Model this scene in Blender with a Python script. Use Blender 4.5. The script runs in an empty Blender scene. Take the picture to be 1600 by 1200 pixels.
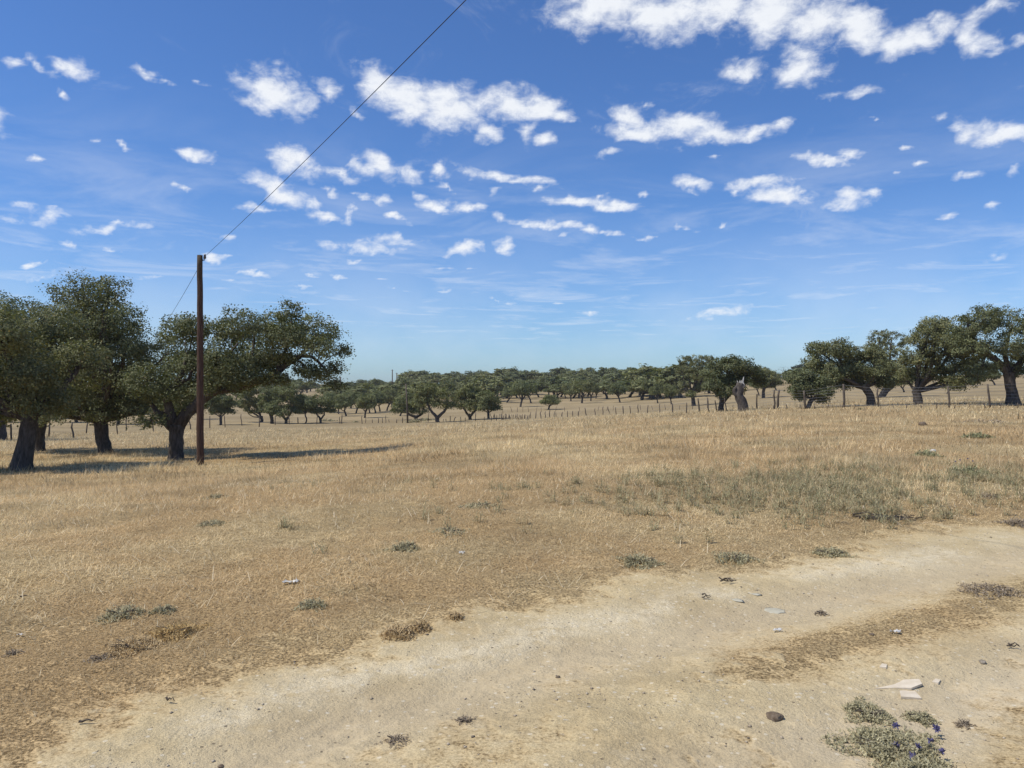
import bpy, math, random
import numpy as np

# ------------------------------------------------------------------ scene, camera, light
sc = bpy.context.scene
C = sc.collection
R = math.radians
F = 1232.0                        # focal length measured in pixels of a 1600 wide frame
EYE = 1.6

cam = bpy.data.cameras.new('camera')
cam.sensor_fit = 'HORIZONTAL'
cam.sensor_width = 36.0
cam.lens = 36.0 * F / 1600.0
cam.clip_start = 0.05
cam.clip_end = 6000
camo = bpy.data.objects.new('camera', cam)
C.objects.link(camo)
camo.location = (0, 0, EYE)
camo.rotation_euler = (R(90), 0, 0)
sc.camera = camo

SUN_EL, SUN_AZ = 57.0, -104.0      # degrees; azimuth measured from the view direction, left is negative
SKY_STRENGTH = 0.097
sun = bpy.data.lights.new('sun', 'SUN')
sun.energy = 3.9
sun.angle = R(0.53)
sun.color = (1.0, 0.948, 0.845)
suno = bpy.data.objects.new('sun', sun)
C.objects.link(suno)
# the lamp shines along its local -Z
suno.rotation_euler = (R(90 - SUN_EL), 0, R(180 - SUN_AZ))
suno.location = (-40, 10, 60)

sc.view_settings.view_transform = 'Standard'
sc.view_settings.look = 'None'
sc.view_settings.exposure = 0.08
sc.view_settings.gamma = 1.0
sc.view_settings.use_curve_mapping = False
sc.cycles.max_bounces = 6
sc.cycles.diffuse_bounces = 3
sc.cycles.glossy_bounces = 2
sc.cycles.transmission_bounces = 4
sc.cycles.transparent_max_bounces = 4
sc.cycles.use_fast_gi = False

# ------------------------------------------------------------------ world: clear sky with rows of small clouds
world = bpy.data.worlds.new('World')
sc.world = world
world.use_nodes = True
WN, WL = world.node_tree.nodes, world.node_tree.links
WN.clear()


def wn(t, **kw):
    n = WN.new(t)
    for k, v in kw.items():
        setattr(n, k, v)
    return n


sky = wn('ShaderNodeTexSky', sky_type='NISHITA', sun_disc=False)
sky.sun_elevation = R(SUN_EL)
sky.sun_rotation = R(SUN_AZ)
sky.altitude = 200
sky.air_density = 1.0
sky.dust_density = 0.3
sky.ozone_density = 2.2
wb = wn('ShaderNodeMix', data_type='RGBA', blend_type='MULTIPLY')     # the camera's white balance
wb.inputs[0].default_value = 1.0
wb.inputs[7].default_value = (.60, .88, 1.30, 1)
WL.new(sky.outputs[0], wb.inputs[6])

bg = wn('ShaderNodeBackground')
bg.inputs['Strength'].default_value = SKY_STRENGTH
WL.new(wb.outputs[2], bg.inputs['Color'])
wo = wn('ShaderNodeOutputWorld')
WL.new(bg.outputs[0], wo.inputs[0])
world.cycles.sampling_method = 'MANUAL'
world.cycles.sample_map_resolution = 512

# (px, py, half width, half height, turn, weight) measured in the 1600 x 1200 frame
CLOUDS = [
 (955,12,80,26,0,1.0),(1040,24,75,26,0,1.0),(1130,12,60,26,0,.9),(1205,20,65,30,0,1.05),(1280,28,62,34,0,1.05),
 (1345,48,48,26,-15,1.0),(1412,64,52,18,-8,.95),(1462,48,26,20,0,.85),(1522,58,46,20,-25,.7),(1545,18,62,18,15,.5),
 (1565,78,22,14,0,.5),(1160,105,32,14,0,.75),(1250,108,34,21,0,.9),(1240,74,42,15,0,.45),
 (430,143,50,26,-12,1.05),(515,142,30,20,-40,.5),(598,132,36,24,-25,1.0),(640,160,46,25,-10,1.05),(702,166,58,25,0,1.05),
 (792,158,36,23,0,.95),(832,166,46,20,0,.95),(872,174,30,11,0,.7),(768,207,21,14,0,.8),(822,206,20,19,-20,.7),(852,218,18,12,0,.6),
 (985,184,30,17,-25,.75),(1000,206,54,11,0,.95),(1070,198,46,20,0,1.0),(1122,211,46,13,0,.9),(1182,208,42,12,0,.85),
 (1226,200,18,12,0,.7),(960,237,20,8,0,.55),
 (462,252,34,16,-24,1.05),(436,297,46,15,-16,1.0),(405,328,46,7,0,.6),(535,270,32,9,-5,.75),(592,262,30,17,-25,.85),
 (645,272,24,14,-20,.75),(690,270,15,15,0,.65),(750,272,38,10,-8,.85),(806,282,52,9,-8,.85),(570,308,24,9,-20,.6),
 (606,316,22,12,-20,.65),(510,335,40,8,-5,.75),(555,332,11,14,0,.6),(622,342,24,7,0,.7),(682,322,32,8,-10,.8),(732,326,32,8,-5,.75),
 (786,342,18,13,-15,.7),(862,353,64,7,-3,.85),(932,359,62,6,-4,.7),(898,315,52,9,0,.9),(962,319,46,7,-6,.85),(1014,369,18,4,0,.5),
 (730,387,32,10,0,.8),(795,387,17,9,0,.75),(340,398,20,6,0,.75),(355,366,13,7,0,.5),
 (300,238,30,10,-8,.75),(286,294,17,6,0,.6),(230,118,34,9,-12,.7),(112,104,30,11,-8,.65),(64,100,26,9,-30,.55),(18,98,24,9,0,.6),
 (88,135,16,7,-20,.55),(56,245,28,8,-4,.7),(202,233,15,6,-8,.5),(152,225,16,5,-10,.4),(110,383,18,8,-15,.7),(172,388,15,5,-15,.5),
 (42,406,22,6,0,.6),(1080,286,26,11,0,.8),(1192,285,48,9,0,.85),(1222,304,48,12,-8,.9),(1316,311,32,13,-6,.75),(1354,306,20,10,0,.55),
 (1284,250,44,9,-8,.75),(1326,240,24,12,0,.6),(1328,142,40,9,0,.75),(1410,229,16,6,0,.5),(1514,200,26,20,-10,.95),(1562,209,44,20,0,.95),
 (1470,182,16,6,0,.45),(1586,263,16,9,0,.6),(1512,273,28,7,0,.55),(1064,355,28,6,0,.5),(1130,347,14,4,0,.4),
 (495,428,18,6,0,.45),(700,300,14,6,-20,.5),(770,300,20,6,0,.45),(840,300,20,6,0,.4),(560,255,16,10,-30,.5),(1000,300,16,6,0,.4),(940,300,14,6,0,.4),(1010,160,18,7,0,.45),(1100,170,20,6,0,.4),(270,130,20,6,-10,.45),(320,130,16,5,0,.4),(20,320,26,8,0,.5),(70,325,18,6,0,.45),(380,420,24,6,0,.45),(440,410,24,6,0,.42),(530,430,20,6,0,.42),(600,430,22,5,0,.42),(690,420,30,5,0,.42),(740,420,20,4,0,.4),(700,455,24,4,0,.42),(1440,250,20,7,0,.42),(1400,270,20,6,0,.42),(1560,330,24,8,0,.4),(1480,340,30,6,0,.4),(1560,400,40,12,10,.42),(1590,60,18,20,0,.45),(1120,250,20,5,0,.4),(1380,180,20,5,0,.4),(560,385,110,16,3,.42),(60,340,80,16,5,.4),(180,355,90,10,8,.36),(620,372,60,8,0,.4),(240,430,70,10,4,.36),(80,430,80,8,4,.36),(1125,492,80,16,10,.42),(880,372,60,6,4,.4),(520,300,20,8,-20,.5),(1150,300,14,8,0,.5),(1260,292,14,8,0,.4),(660,305,16,8,-20,.45),(900,180,14,8,0,.5),(470,148,16,12,-40,.45),(560,180,16,8,-30,.4),(560,410,26,6,0,.45),(630,450,26,4,0,.45),(780,466,46,4,-4,.45),(860,472,38,4,-6,.4),(920,492,26,5,4,.5),
 (350,432,20,6,0,.4),(400,430,36,6,0,.4),(470,448,60,5,0,.4),
 # the same weather goes on to both sides, overhead and behind
 (-60,180,60,20,0,.9),(-190,140,70,24,0,1.0),(-150,300,60,10,0,.8),(1700,110,70,24,0,1.0),(1790,200,80,22,0,.95),(1720,290,60,10,0,.8),
]
# ------------------------------------------------------------------ small helpers
rng = np.random.default_rng(11)


def hashn(ix, iy, seed):
    h = (ix.astype(np.int64) * 374761393 + iy.astype(np.int64) * 668265263 + seed * 144269) & 0x7fffffff
    h = ((h ^ (h >> 13)) * 1274126177) & 0x7fffffff
    return ((h ^ (h >> 16)) & 0xffff) / 65535.0


def vnoise(x, y, seed=0):
    ix, iy = np.floor(x), np.floor(y)
    fx, fy = x - ix, y - iy
    fx, fy = fx * fx * (3 - 2 * fx), fy * fy * (3 - 2 * fy)
    a, b = hashn(ix, iy, seed), hashn(ix + 1, iy, seed)
    c, d = hashn(ix, iy + 1, seed), hashn(ix + 1, iy + 1, seed)
    return (a * (1 - fx) + b * fx) * (1 - fy) + (c * (1 - fx) + d * fx) * fy


def fbm(x, y, seed=0, octv=4, rough=0.55):
    s, a, t, f = 0, 1.0, 0, 1.0
    for k in range(octv):
        s = s + a * vnoise(x * f + 17.3 * k, y * f - 9.1 * k, seed + k)
        t += a
        a *= rough
        f *= 2.03
    return s / t


def sstep(a, b, v):
    t = np.clip((v - a) / (b - a), 0, 1)
    return t * t * (3 - 2 * t)


def mesh_np(name, V, faces, mats=(), smooth=False, col=None, matidx=None, floats=None):
    """V (N,3); faces a list of (M,k) index arrays"""
    me = bpy.data.meshes.new(name)
    V = np.asarray(V, np.float32)
    faces = [np.asarray(f, np.int32) for f in faces if len(f)]
    me.vertices.add(len(V))
    me.vertices.foreach_set('co', V.ravel())
    loops = np.concatenate([f.ravel() for f in faces])
    tot = np.concatenate([np.full(len(f), f.shape[1], np.int32) for f in faces])
    start = np.concatenate([[0], np.cumsum(tot)[:-1]]).astype(np.int32)
    me.loops.add(len(loops))
    me.loops.foreach_set('vertex_index', loops)
    me.polygons.add(len(tot))
    me.polygons.foreach_set('loop_start', start)
    me.polygons.foreach_set('loop_total', tot)
    if smooth:
        me.polygons.foreach_set('use_smooth', np.ones(len(tot), bool))
    for m in mats:
        me.materials.append(m)
    if matidx is not None:
        me.polygons.foreach_set('material_index', np.asarray(matidx, np.int32))
    me.update(calc_edges=True)
    if col is not None:
        at = me.color_attributes.new('tint', 'FLOAT_COLOR', 'POINT')
        c4 = np.ones((len(V), 4), np.float32)
        c4[:, :3] = col
        at.data.foreach_set('color', c4.ravel())
    for k, v in (floats or {}).items():
        at = me.attributes.new(k, 'FLOAT', 'POINT')
        at.data.foreach_set('value', np.asarray(v, np.float32))
    me.validate()
    return me


def link(name, me, parent=None, loc=None):
    o = bpy.data.objects.new(name, me)
    C.objects.link(o)
    if parent:
        o.parent = parent
    if loc is not None:
        o.location = loc
    return o


def tag(o, label=None, cat=None, group=None, kind=None):
    if label:
        o['label'] = label
    if cat:
        o['category'] = cat
    if group:
        o['group'] = group
    if kind:
        o['kind'] = kind
    return o


def thing(name, label, cat, loc, group=None, rz=0.0):
    o = bpy.data.objects.new(name, None)
    o.empty_display_size = 0.3
    C.objects.link(o)
    o.location = loc
    o.rotation_euler = (0, 0, rz)
    return tag(o, label, cat, group)


class MB:
    """gathers tubes and lumps, then gives one mesh"""
    def __init__(s):
        s.V, s.F4, s.F3, s.n = [], [], [], 0

    def add(s, V, F4=(), F3=()):
        V = np.asarray(V, float)
        s.V.append(V)
        if len(F4):
            s.F4.append(np.asarray(F4) + s.n)
        if len(F3):
            s.F3.append(np.asarray(F3) + s.n)
        s.n += len(V)

    def tube(s, P, r, sides=8, cap=True, wob=0.0, g=None):
        P = np.asarray(P, float)
        r = np.broadcast_to(np.asarray(r, float), (len(P),))
        T = np.gradient(P, axis=0)
        T /= np.linalg.norm(T, axis=1)[:, None] + 1e-9
        up = np.array([0.0, 0, 1]) if abs(T[0][2]) < 0.8 else np.array([1.0, 0, 0])
        rings = []
        nrm = np.cross(T[0], up)
        nrm /= np.linalg.norm(nrm)
        ang = np.arange(sides) / sides * 2 * np.pi
        for i in range(len(P)):
            nrm = nrm - T[i] * nrm.dot(T[i])
            nrm /= np.linalg.norm(nrm) + 1e-9
            bi = np.cross(T[i], nrm)
            rr = r[i]
            if wob and g is not None:
                rr = r[i] * (1 + g.normal(0, wob, sides))[:, None]
            rings.append(P[i] + rr * (np.cos(ang)[:, None] * nrm + np.sin(ang)[:, None] * bi))
        V = np.concatenate(rings)
        k = np.arange(sides)
        F = []
        for i in range(len(P) - 1):
            a = i * sides + k
            b = i * sides + (k + 1) % sides
            F.append(np.stack([a, b, b + sides, a + sides], 1))
        F3 = []
        if cap:
            V = np.concatenate([V, P[-1:], P[:1]])
            t = len(V) - 2
            e = (len(P) - 1) * sides
            F3 = [np.stack([e + k, e + (k + 1) % sides, np.full(sides, t)], 1),
                  np.stack([(k + 1) % sides, k, np.full(sides, t + 1)], 1)]
            F3 = np.concatenate(F3)
        s.add(V, np.concatenate(F), F3)

    def mesh(s, name, mat, smooth=True):
        f = []
        if s.F4:
            f.append(np.concatenate(s.F4))
        if s.F3:
            f.append(np.concatenate(s.F3))
        return mesh_np(name, np.concatenate(s.V), f, [mat], smooth)


def smooth_path(pts, n):
    """Catmull-Rom through pts (any columns)"""
    P = np.asarray(pts, float)
    if len(P) == 2:
        t = np.linspace(0, 1, n)[:, None]
        return P[0] * (1 - t) + P[1] * t
    Q = np.vstack([2 * P[0] - P[1], P, 2 * P[-1] - P[-2]])
    out = []
    m = len(P) - 1
    for u in np.linspace(0, m - 1e-6, n):
        i = int(u)
        t = u - i
        p0, p1, p2, p3 = Q[i], Q[i + 1], Q[i + 2], Q[i + 3]
        out.append(0.5 * ((2 * p1) + (-p0 + p2) * t + (2 * p0 - 5 * p1 + 4 * p2 - p3) * t * t + (-p0 + 3 * p1 - 3 * p2 + p3) * t ** 3))
    return np.array(out)


# ------------------------------------------------------------------ the lie of the land
CP = []   # (px, depth, z)
for px in (-300, 300, 800, 1300, 1900):
    CP.append((px, 3, 0.0))
CP += [(-200, 8, -.16), (300, 8, -.08), (800, 8, 0), (1300, 8, .02), (1800, 8, .06),
       (-200, 14, -.50), (400, 14, -.27), (800, 14, -.08), (1200, 14, 0), (1800, 14, .06),
       (-200, 26, -1.2), (0, 26, -1.14), (313, 26, -1.08), (600, 26, -.75), (800, 26, -.38), (1200, 26, -.10), (1800, 26, .06),
       (-200, 40, -1.8), (100, 40, -1.6), (400, 40, -1.5), (800, 40, -.85), (1200, 40, -.2), (1800, 40, .12),
       (-200, 50, -2.3), (100, 50, -2.15), (400, 50, -2.0), (800, 50, -1.15), (1160, 50, -.25), (1400, 50, .08), (1800, 50, .16),
       (0, 66, -2.85), (115, 62, -2.7), (300, 75, -3.0), (600, 75, -2.7), (800, 75, -1.95), (1000, 70, -1.2), (1160, 75, -.75), (1400, 75, .05), (1800, 75, .3),
       (-200, 110, -4.2), (300, 110, -4.0), (500, 110, -3.95), (680, 110, -3.7), (800, 110, -3.2), (1000, 110, -2.2), (1200, 110, -.9), (1400, 110, .1), (1800, 110, .8),
       (-200, 150, -4.3), (300, 150, -4.2), (600, 150, -4.2), (813, 150, -3.1), (1000, 150, -2.4), (1200, 150, -.5), (1400, 150, .5), (1800, 150, 1.6),
       (-200, 200, -4), (300, 200, -4.0), (600, 200, -3.8), (800, 200, -3.0), (969, 200, -2.5), (1200, 200, .6), (1400, 200, 1.6), (1800, 200, 3.0),
       (-200, 300, -3), (300, 300, -3), (560, 300, -2.6), (700, 300, -1.3), (800, 300, -1.2), (1000, 300, -.4), (1200, 300, 3.0), (1800, 300, 5.2),
       (-200, 400, -2), (300, 400, -2), (560, 400, -1.9), (700, 400, 1.2), (900, 400, 1.8), (1000, 400, 2.6), (1200, 400, 4.6), (1800, 400, 6.0),
       (-200, 700, -1), (400, 700, -1), (800, 700, .5), (1200, 700, 2.5), (1800, 700, 4),
       (-200, 1700, 1.2), (500, 1700, 1.2), (1100, 1700, 1.2), (1800, 1700, 1.2)]
CP = np.array(CP, float)
_cu, _cv = (CP[:, 0] - 800) / 400, np.log(CP[:, 1]) * 2.0


def _tps(r2):
    return np.where(r2 > 1e-12, 0.5 * r2 * np.log(r2 + 1e-12), 0)


_n = len(CP)
_K = _tps((_cu[:, None] - _cu) ** 2 + (_cv[:, None] - _cv) ** 2) + 0.02 * np.eye(_n)
_Pm = np.stack([np.ones(_n), _cu, _cv], 1)
_A = np.block([[_K, _Pm], [_Pm.T, np.zeros((3, 3))]])
_W = np.linalg.solve(_A, np.concatenate([CP[:, 2], np.zeros(3)]))


def height(x, y):
    x, y = np.atleast_1d(np.asarray(x, float)), np.atleast_1d(np.asarray(y, float))
    r = np.hypot(x, y)
    az = np.arctan2(x, y)
    azc = np.clip(az, -0.72, 0.72)
    d = np.clip(r * np.cos(azc), 3.0, 1700)
    u, v = np.tan(azc) * F / 400, np.log(d) * 2.0
    z = np.zeros_like(u)
    for i in range(_n):
        z += _W[i] * _tps((u - _cu[i]) ** 2 + (v - _cv[i]) ** 2)
    z += _W[_n] + _W[_n + 1] * u + _W[_n + 2] * v
    back = 1 - sstep(1.2, 2.3, np.abs(az))
    near = sstep(2.0, 6.0, r)
    return z * back * near


def H(x, y):
    return float(height(x, y)[0])


_DS = np.geomspace(2.5, 1500, 5000)


def spot(px, py, dmin=2.5):
    """where the sight line through a point of the frame meets the land"""
    k = (px - 800) / F
    zt = height(k * _DS, _DS)
    zr = EYE - (py - 600) / F * _DS
    ok = (zt >= zr) & (_DS >= dmin)
    i = int(np.argmax(ok)) if ok.any() else len(_DS) - 1
    d = _DS[i]
    return k * d, d, float(zt[i])


# field-side edge of the track and the line of its grassy middle, on the ground
def gpt(px, py):
    d = EYE * F / (py - 600)
    return ((px - 800) / F * d, d)


EDGE = np.array([(-9.0, -2.6)] + [gpt(*p) for p in ((-120, 1255), (90, 1160), (250, 1098), (430, 1035), (560, 1012), (640, 990), (740, 968), (900, 940), (1100, 905), (1300, 868), (1450, 846), (1600, 826))] + [(13.0, 12.6), (30.0, 21.5), (60, 36)])


def edge_dist(x, y):
    """signed distance to the field edge of the track, positive on the track"""
    best = np.full(x.shape, 1e9)
    sgn = np.ones(x.shape)
    for a, b in zip(EDGE[:-1], EDGE[1:]):
        e = b - a
        t = np.clip(((x - a[0]) * e[0] + (y - a[1]) * e[1]) / e.dot(e), 0, 1)
        dx, dy = x - (a[0] + t * e[0]), y - (a[1] + t * e[1])
        d = np.hypot(dx, dy)
        cr = e[0] * (y - a[1]) - e[1] * (x - a[0])
        m = d < best
        best = np.where(m, d, best)
        sgn = np.where(m, np.where(cr < 0, 1, -1), sgn)
    return best * sgn


def masks(x, y):
    """bare: how much bare earth shows; mid: the grassy middle; green / rust: tints of the sward"""
    s = edge_dist(x, y)
    n1 = fbm(x * 0.9, y * 0.9, 3, 4) - .5
    n2 = fbm(x * 3.7, y * 3.7, 9, 4) - .5
    n3 = fbm(x * 0.35, y * 0.35, 21, 3) - .5
    n4 = fbm(x * 14, y * 14, 13, 3) - .5
    bare = sstep(-0.50, 0.42, s + n1 * 0.8 + n2 * 0.75 + n4 * .5)
    # grassy middle between the two wheel tracks, and the near verge
    w = 0.22 + 0.5 * n3
    mid = np.exp(-((s - 1.62 - n1 * .35) / 0.34) ** 2) * sstep(-0.16, 0.20, n1 + 0.9 * n2 + .5 * n4 + 0.34 * sstep(.4, 2.4, x))
    verge = sstep(2.0, 3.0, s + n1 * 1.4 + n2 * .9 + n4 * .4) * sstep(1.0, 2.1, x + n1)
    loose = sstep(0.05, 0.28, n2 + 0.7 * n1 + .4 * n4) * 0.5 * sstep(0.5, 1.4, s)
    mid = mid * (.3 + .7 * sstep(.5, 1.7, x))
    veg = np.clip(np.maximum(np.maximum(mid, verge * 0.75), loose), 0, 1)
    bare = bare * (1 - veg)
    # thin places in the sward close to the track on the left
    thin = sstep(.02, .22, fbm(x * 1.7 + 5, y * 1.7, 40, 4) - .5) * 0.4 * sstep(10, 4, np.hypot(x, y))
    bare = np.maximum(bare, thin * (s < 0.2))
    # grey green weeds right of the middle
    d = np.maximum(y, 0.1)
    gx, gy = x - 5.5, y - 12.0
    ga = np.exp(-(((gx * .86 + gy * .51) / 3.9) ** 2 + ((-gx * .51 + gy * .86) / 2.2) ** 2) * 1.0)
    green = np.clip(ga * 1.15 * sstep(-.34, .16, n1 + .5 * n2), 0, 1)
    green = np.maximum(green, 0.55 * sstep(.17, .30, fbm(x * .8 + 31, y * .8, 77, 3) - .5))
    green = green * sstep(0.0, -0.7, s)
    rust = sstep(-.14, .14, fbm(x * .42 + 9, y * .42, 55, 4) - .5 + 0.16 * np.exp(-((s + 1.1) / 1.0) ** 2))
    # two faint old wheel lines across the left of the field
    for off in (0.0, 1.7):
        for a, b in (((-3.6, 31.0), (-7.6, 20.5)), ((-7.6, 20.5), (-9.6, 11.0))):
            ex, ey = b[0] - a[0], b[1] - a[1]
            t = np.clip(((x - a[0]) * ex + (y - a[1] + off) * ey) / (ex * ex + ey * ey), 0, 1)
            dl = np.hypot(x - a[0] - t * ex, y - a[1] + off - t * ey) + n1 * .3
            rust = np.maximum(rust, .9 * np.exp(-(dl / .34) ** 2))
            bare = np.maximum(bare, .38 * np.exp(-(dl / .26) ** 2))
    return s, np.clip(bare, 0, 1), green, np.clip(rust, 0, 1)


def relief(x, y, s):
    r = np.hypot(x, y)
    a = sstep(60, 8, r)
    field = (fbm(x * 2.2, y * 2.2, 5, 4) - .5) * 0.075
    track = (fbm(x * 4.5, y * 4.5, 6, 4) - .5) * 0.030
    k = sstep(-.3, .3, s)
    z = (field * (1 - k) + track * k) * a
    # the two wheel tracks are worn a little below the middle
    wh = np.exp(-((s - .95) / .40) ** 2) + np.exp(-((s - 2.45) / .40) ** 2)
    z -= 0.045 * wh * a
    z += wh * a * .004 * np.sin((s + .25 * (fbm(x * .8, y * .8, 140, 2) - .5)) * 44) * sstep(.4, .6, fbm(x * .9, y * .9, 141, 2))
    return z


def Hr(x, y):
    x, y = np.atleast_1d(x).astype(float), np.atleast_1d(y).astype(float)
    return height(x, y) + relief(x, y, edge_dist(x, y))

# ------------------------------------------------------------------ materials


class NT:
    def __init__(s, name):
        s.m = bpy.data.materials.new(name)
        s.m.use_nodes = True
        s.t = s.m.node_tree
        s.N, s.L = s.t.nodes, s.t.links
        s.b = s.N['Principled BSDF']
        s.out = s.N['Material Output']
        s.b.inputs['Specular IOR Level'].default_value = 0.25

    def put(s, sock, v):
        if isinstance(v, bpy.types.NodeSocket):
            s.L.new(v, sock)
        elif isinstance(v, tuple) and sock.type == 'RGBA':
            sock.default_value = (*v, 1) if len(v) == 3 else v
        else:
            sock.default_value = v

    def noise(s, scale, detail=4, rough=.6, vec=None, out=0, dist=0.0):
        n = s.N.new('ShaderNodeTexNoise')
        n.inputs['Scale'].default_value = scale
        n.inputs['Detail'].default_value = detail
        n.inputs['Roughness'].default_value = rough
        n.inputs['Distortion'].default_value = dist
        s.L.new(vec if vec is not None else s.pos(), n.inputs['Vector'])
        return n.outputs[out]

    def pos(s):
        if not hasattr(s, '_p'):
            s._p = s.N.new('ShaderNodeTexCoord').outputs['Object']
        return s._p

    def rng(s, v, a, b, lo=0., hi=1.):
        n = s.N.new('ShaderNodeMapRange')
        n.interpolation_type = 'SMOOTHSTEP'
        s.L.new(v, n.inputs[0])
        for i, x in enumerate((a, b, lo, hi)):
            n.inputs[i + 1].default_value = x
        return n.outputs[0]

    def mix(s, f, a, b, mode='MIX'):
        n = s.N.new('ShaderNodeMix')
        n.data_type = 'RGBA'
        n.blend_type = mode
        s.put(n.inputs[0], f)
        s.put(n.inputs[6], a)
        s.put(n.inputs[7], b)
        return n.outputs[2]

    def math(s, op, a, b=0.0):
        n = s.N.new('ShaderNodeMath')
        n.operation = op
        s.put(n.inputs[0], a)
        s.put(n.inputs[1], b)
        return n.outputs[0]

    def attr(s, name):
        n = s.N.new('ShaderNodeAttribute')
        n.attribute_name = name
        return n

    def bump(s, h, dist, strength=1.0):
        n = s.N.new('ShaderNodeBump')
        n.inputs['Distance'].default_value = dist
        n.inputs['Strength'].default_value = strength
        s.L.new(h, n.inputs['Height'])
        s.L.new(n.outputs[0], s.b.inputs['Normal'])

    def island(s):
        return s.N.new('ShaderNodeNewGeometry').outputs['Random Per Island']

    def objrand(s):
        return s.N.new('ShaderNodeObjectInfo').outputs['Random']

    def stretch(s, sc):
        n = s.N.new('ShaderNodeMapping')
        n.inputs['Scale'].default_value = sc
        s.L.new(s.pos(), n.inputs['Vector'])
        return n.outputs[0]


def earth_material():
    t = NT('earth')
    bare = t.attr('bare').outputs['Fac']
    green = t.attr('green').outputs['Fac']
    rust = t.attr('rust').outputs['Fac']
    far = t.attr('far').outputs['Fac']
    n_fine = t.noise(55, 5, .7)
    n_mid = t.noise(9, 5, .65)
    n_big = t.noise(.55, 6, .7)
    n_far = t.noise(.06, 6, .65)
    # dry matted sward
    straw = t.mix(t.rng(n_mid, .3, .7), (.36, .27, .145), (.56, .44, .25))
    straw = t.mix(t.rng(n_big, .38, .64), straw, (.45, .335, .18))
    straw = t.mix(t.math('MULTIPLY', rust, .6), straw, (.43, .295, .15))
    straw = t.mix(t.math('MULTIPLY', green, .70), straw, (.27, .235, .14))
    thatch = t.mix(t.rng(n_fine, .36, .62), (.42, .385, .33), (1.32, 1.28, 1.2))
    straw = t.mix(1.0, straw, thatch, 'MULTIPLY')
    # far pasture: broad soft variation
    farc = t.mix(t.rng(n_far, .35, .65), (.27, .205, .112), (.37, .285, .16))
    farc = t.mix(t.math('MULTIPLY', t.rng(t.noise(.35, 5, .7), .45, .7), .5), farc, (.27, .205, .11))
    straw = t.mix(far, straw, farc)
    # pale trodden earth
    dirt = t.mix(t.rng(t.noise(1.1, 6, .62), .34, .66), (.475, .37, .205), (.61, .495, .29))
    dirt = t.mix(t.rng(t.noise(6, 6, .7), .52, .72, 0, .55), dirt, (.66, .555, .36))
    dirt = t.mix(t.math('MULTIPLY', t.attr('pale').outputs['Fac'], t.rng(n_mid, .25, .6)), dirt, (.72, .615, .415))
    dirt = t.mix(t.rng(t.noise(2.6, 5, .7, out=0, dist=.6), .58, .76, 0, .4), dirt, (.37, .28, .17))
    grit = t.mix(t.rng(t.noise(120, 4, .75), .32, .66), (.74, .72, .69), (1.16, 1.15, 1.13))
    dirt = t.mix(1.0, dirt, grit, 'MULTIPLY')
    dirt = t.mix(t.math('MULTIPLY', t.attr('wheel').outputs['Fac'], .6), dirt, (.545, .44, .285))
    # specks of dark debris and small pale chips
    vo = t.N.new('ShaderNodeTexVoronoi')
    vo.inputs['Scale'].default_value = 26
    t.L.new(t.pos(), vo.inputs['Vector'])
    sel = t.N.new('ShaderNodeSeparateColor')
    t.L.new(vo.outputs['Color'], sel.inputs[0])
    spk = t.math('MULTIPLY', t.rng(vo.outputs['Distance'], .26, .16), t.rng(sel.outputs[0], .86, .9))
    dirt = t.mix(t.math('MULTIPLY', spk, .75), dirt, (.13, .10, .07))
    chip = t.math('MULTIPLY', t.rng(vo.outputs['Distance'], .34, .22), t.rng(sel.outputs[1], .80, .84))
    dirt = t.mix(t.math('MULTIPLY', chip, .7), dirt, (.74, .65, .48))
    edge = t.rng(t.math('ADD', t.math('ADD', bare, t.math('MULTIPLY', t.math('SUBTRACT', n_fine, .5), .9)), t.math('MULTIPLY', t.math('SUBTRACT', n_mid, .5), 1.1)), .12, .88)
    col = t.mix(edge, straw, dirt)
    t.put(t.b.inputs['Base Color'], col)
    t.b.inputs['Roughness'].default_value = 0.95
    t.b.inputs['Specular IOR Level'].default_value = 0.08
    hh = t.math('ADD', t.math('MULTIPLY', n_fine, .5), n_mid)
    amt = t.mix(edge, (1, 1, 1), (.62, .62, .62))
    t.bump(t.math('MULTIPLY', hh, amt), .05, .9)
    return t.m


def blade_material(name, trans=.38):
    t = NT(name)
    c = t.attr('tint').outputs['Color']
    isl = t.island()
    c = t.mix(1.0, c, t.mix(isl, (.68, .66, .62), (1.25, 1.24, 1.22)), 'MULTIPLY')
    t.put(t.b.inputs['Base Color'], c)
    t.b.inputs['Roughness'].default_value = .8
    t.b.inputs['Specular IOR Level'].default_value = .12
    tr = t.N.new('ShaderNodeBsdfTranslucent')
    t.L.new(c, tr.inputs[0])
    ms = t.N.new('ShaderNodeMixShader')
    ms.inputs[0].default_value = trans
    t.L.new(t.b.outputs[0], ms.inputs[1])
    t.L.new(tr.outputs[0], ms.inputs[2])
    t.L.new(ms.outputs[0], t.out.inputs[0])
    return t.m


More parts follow.
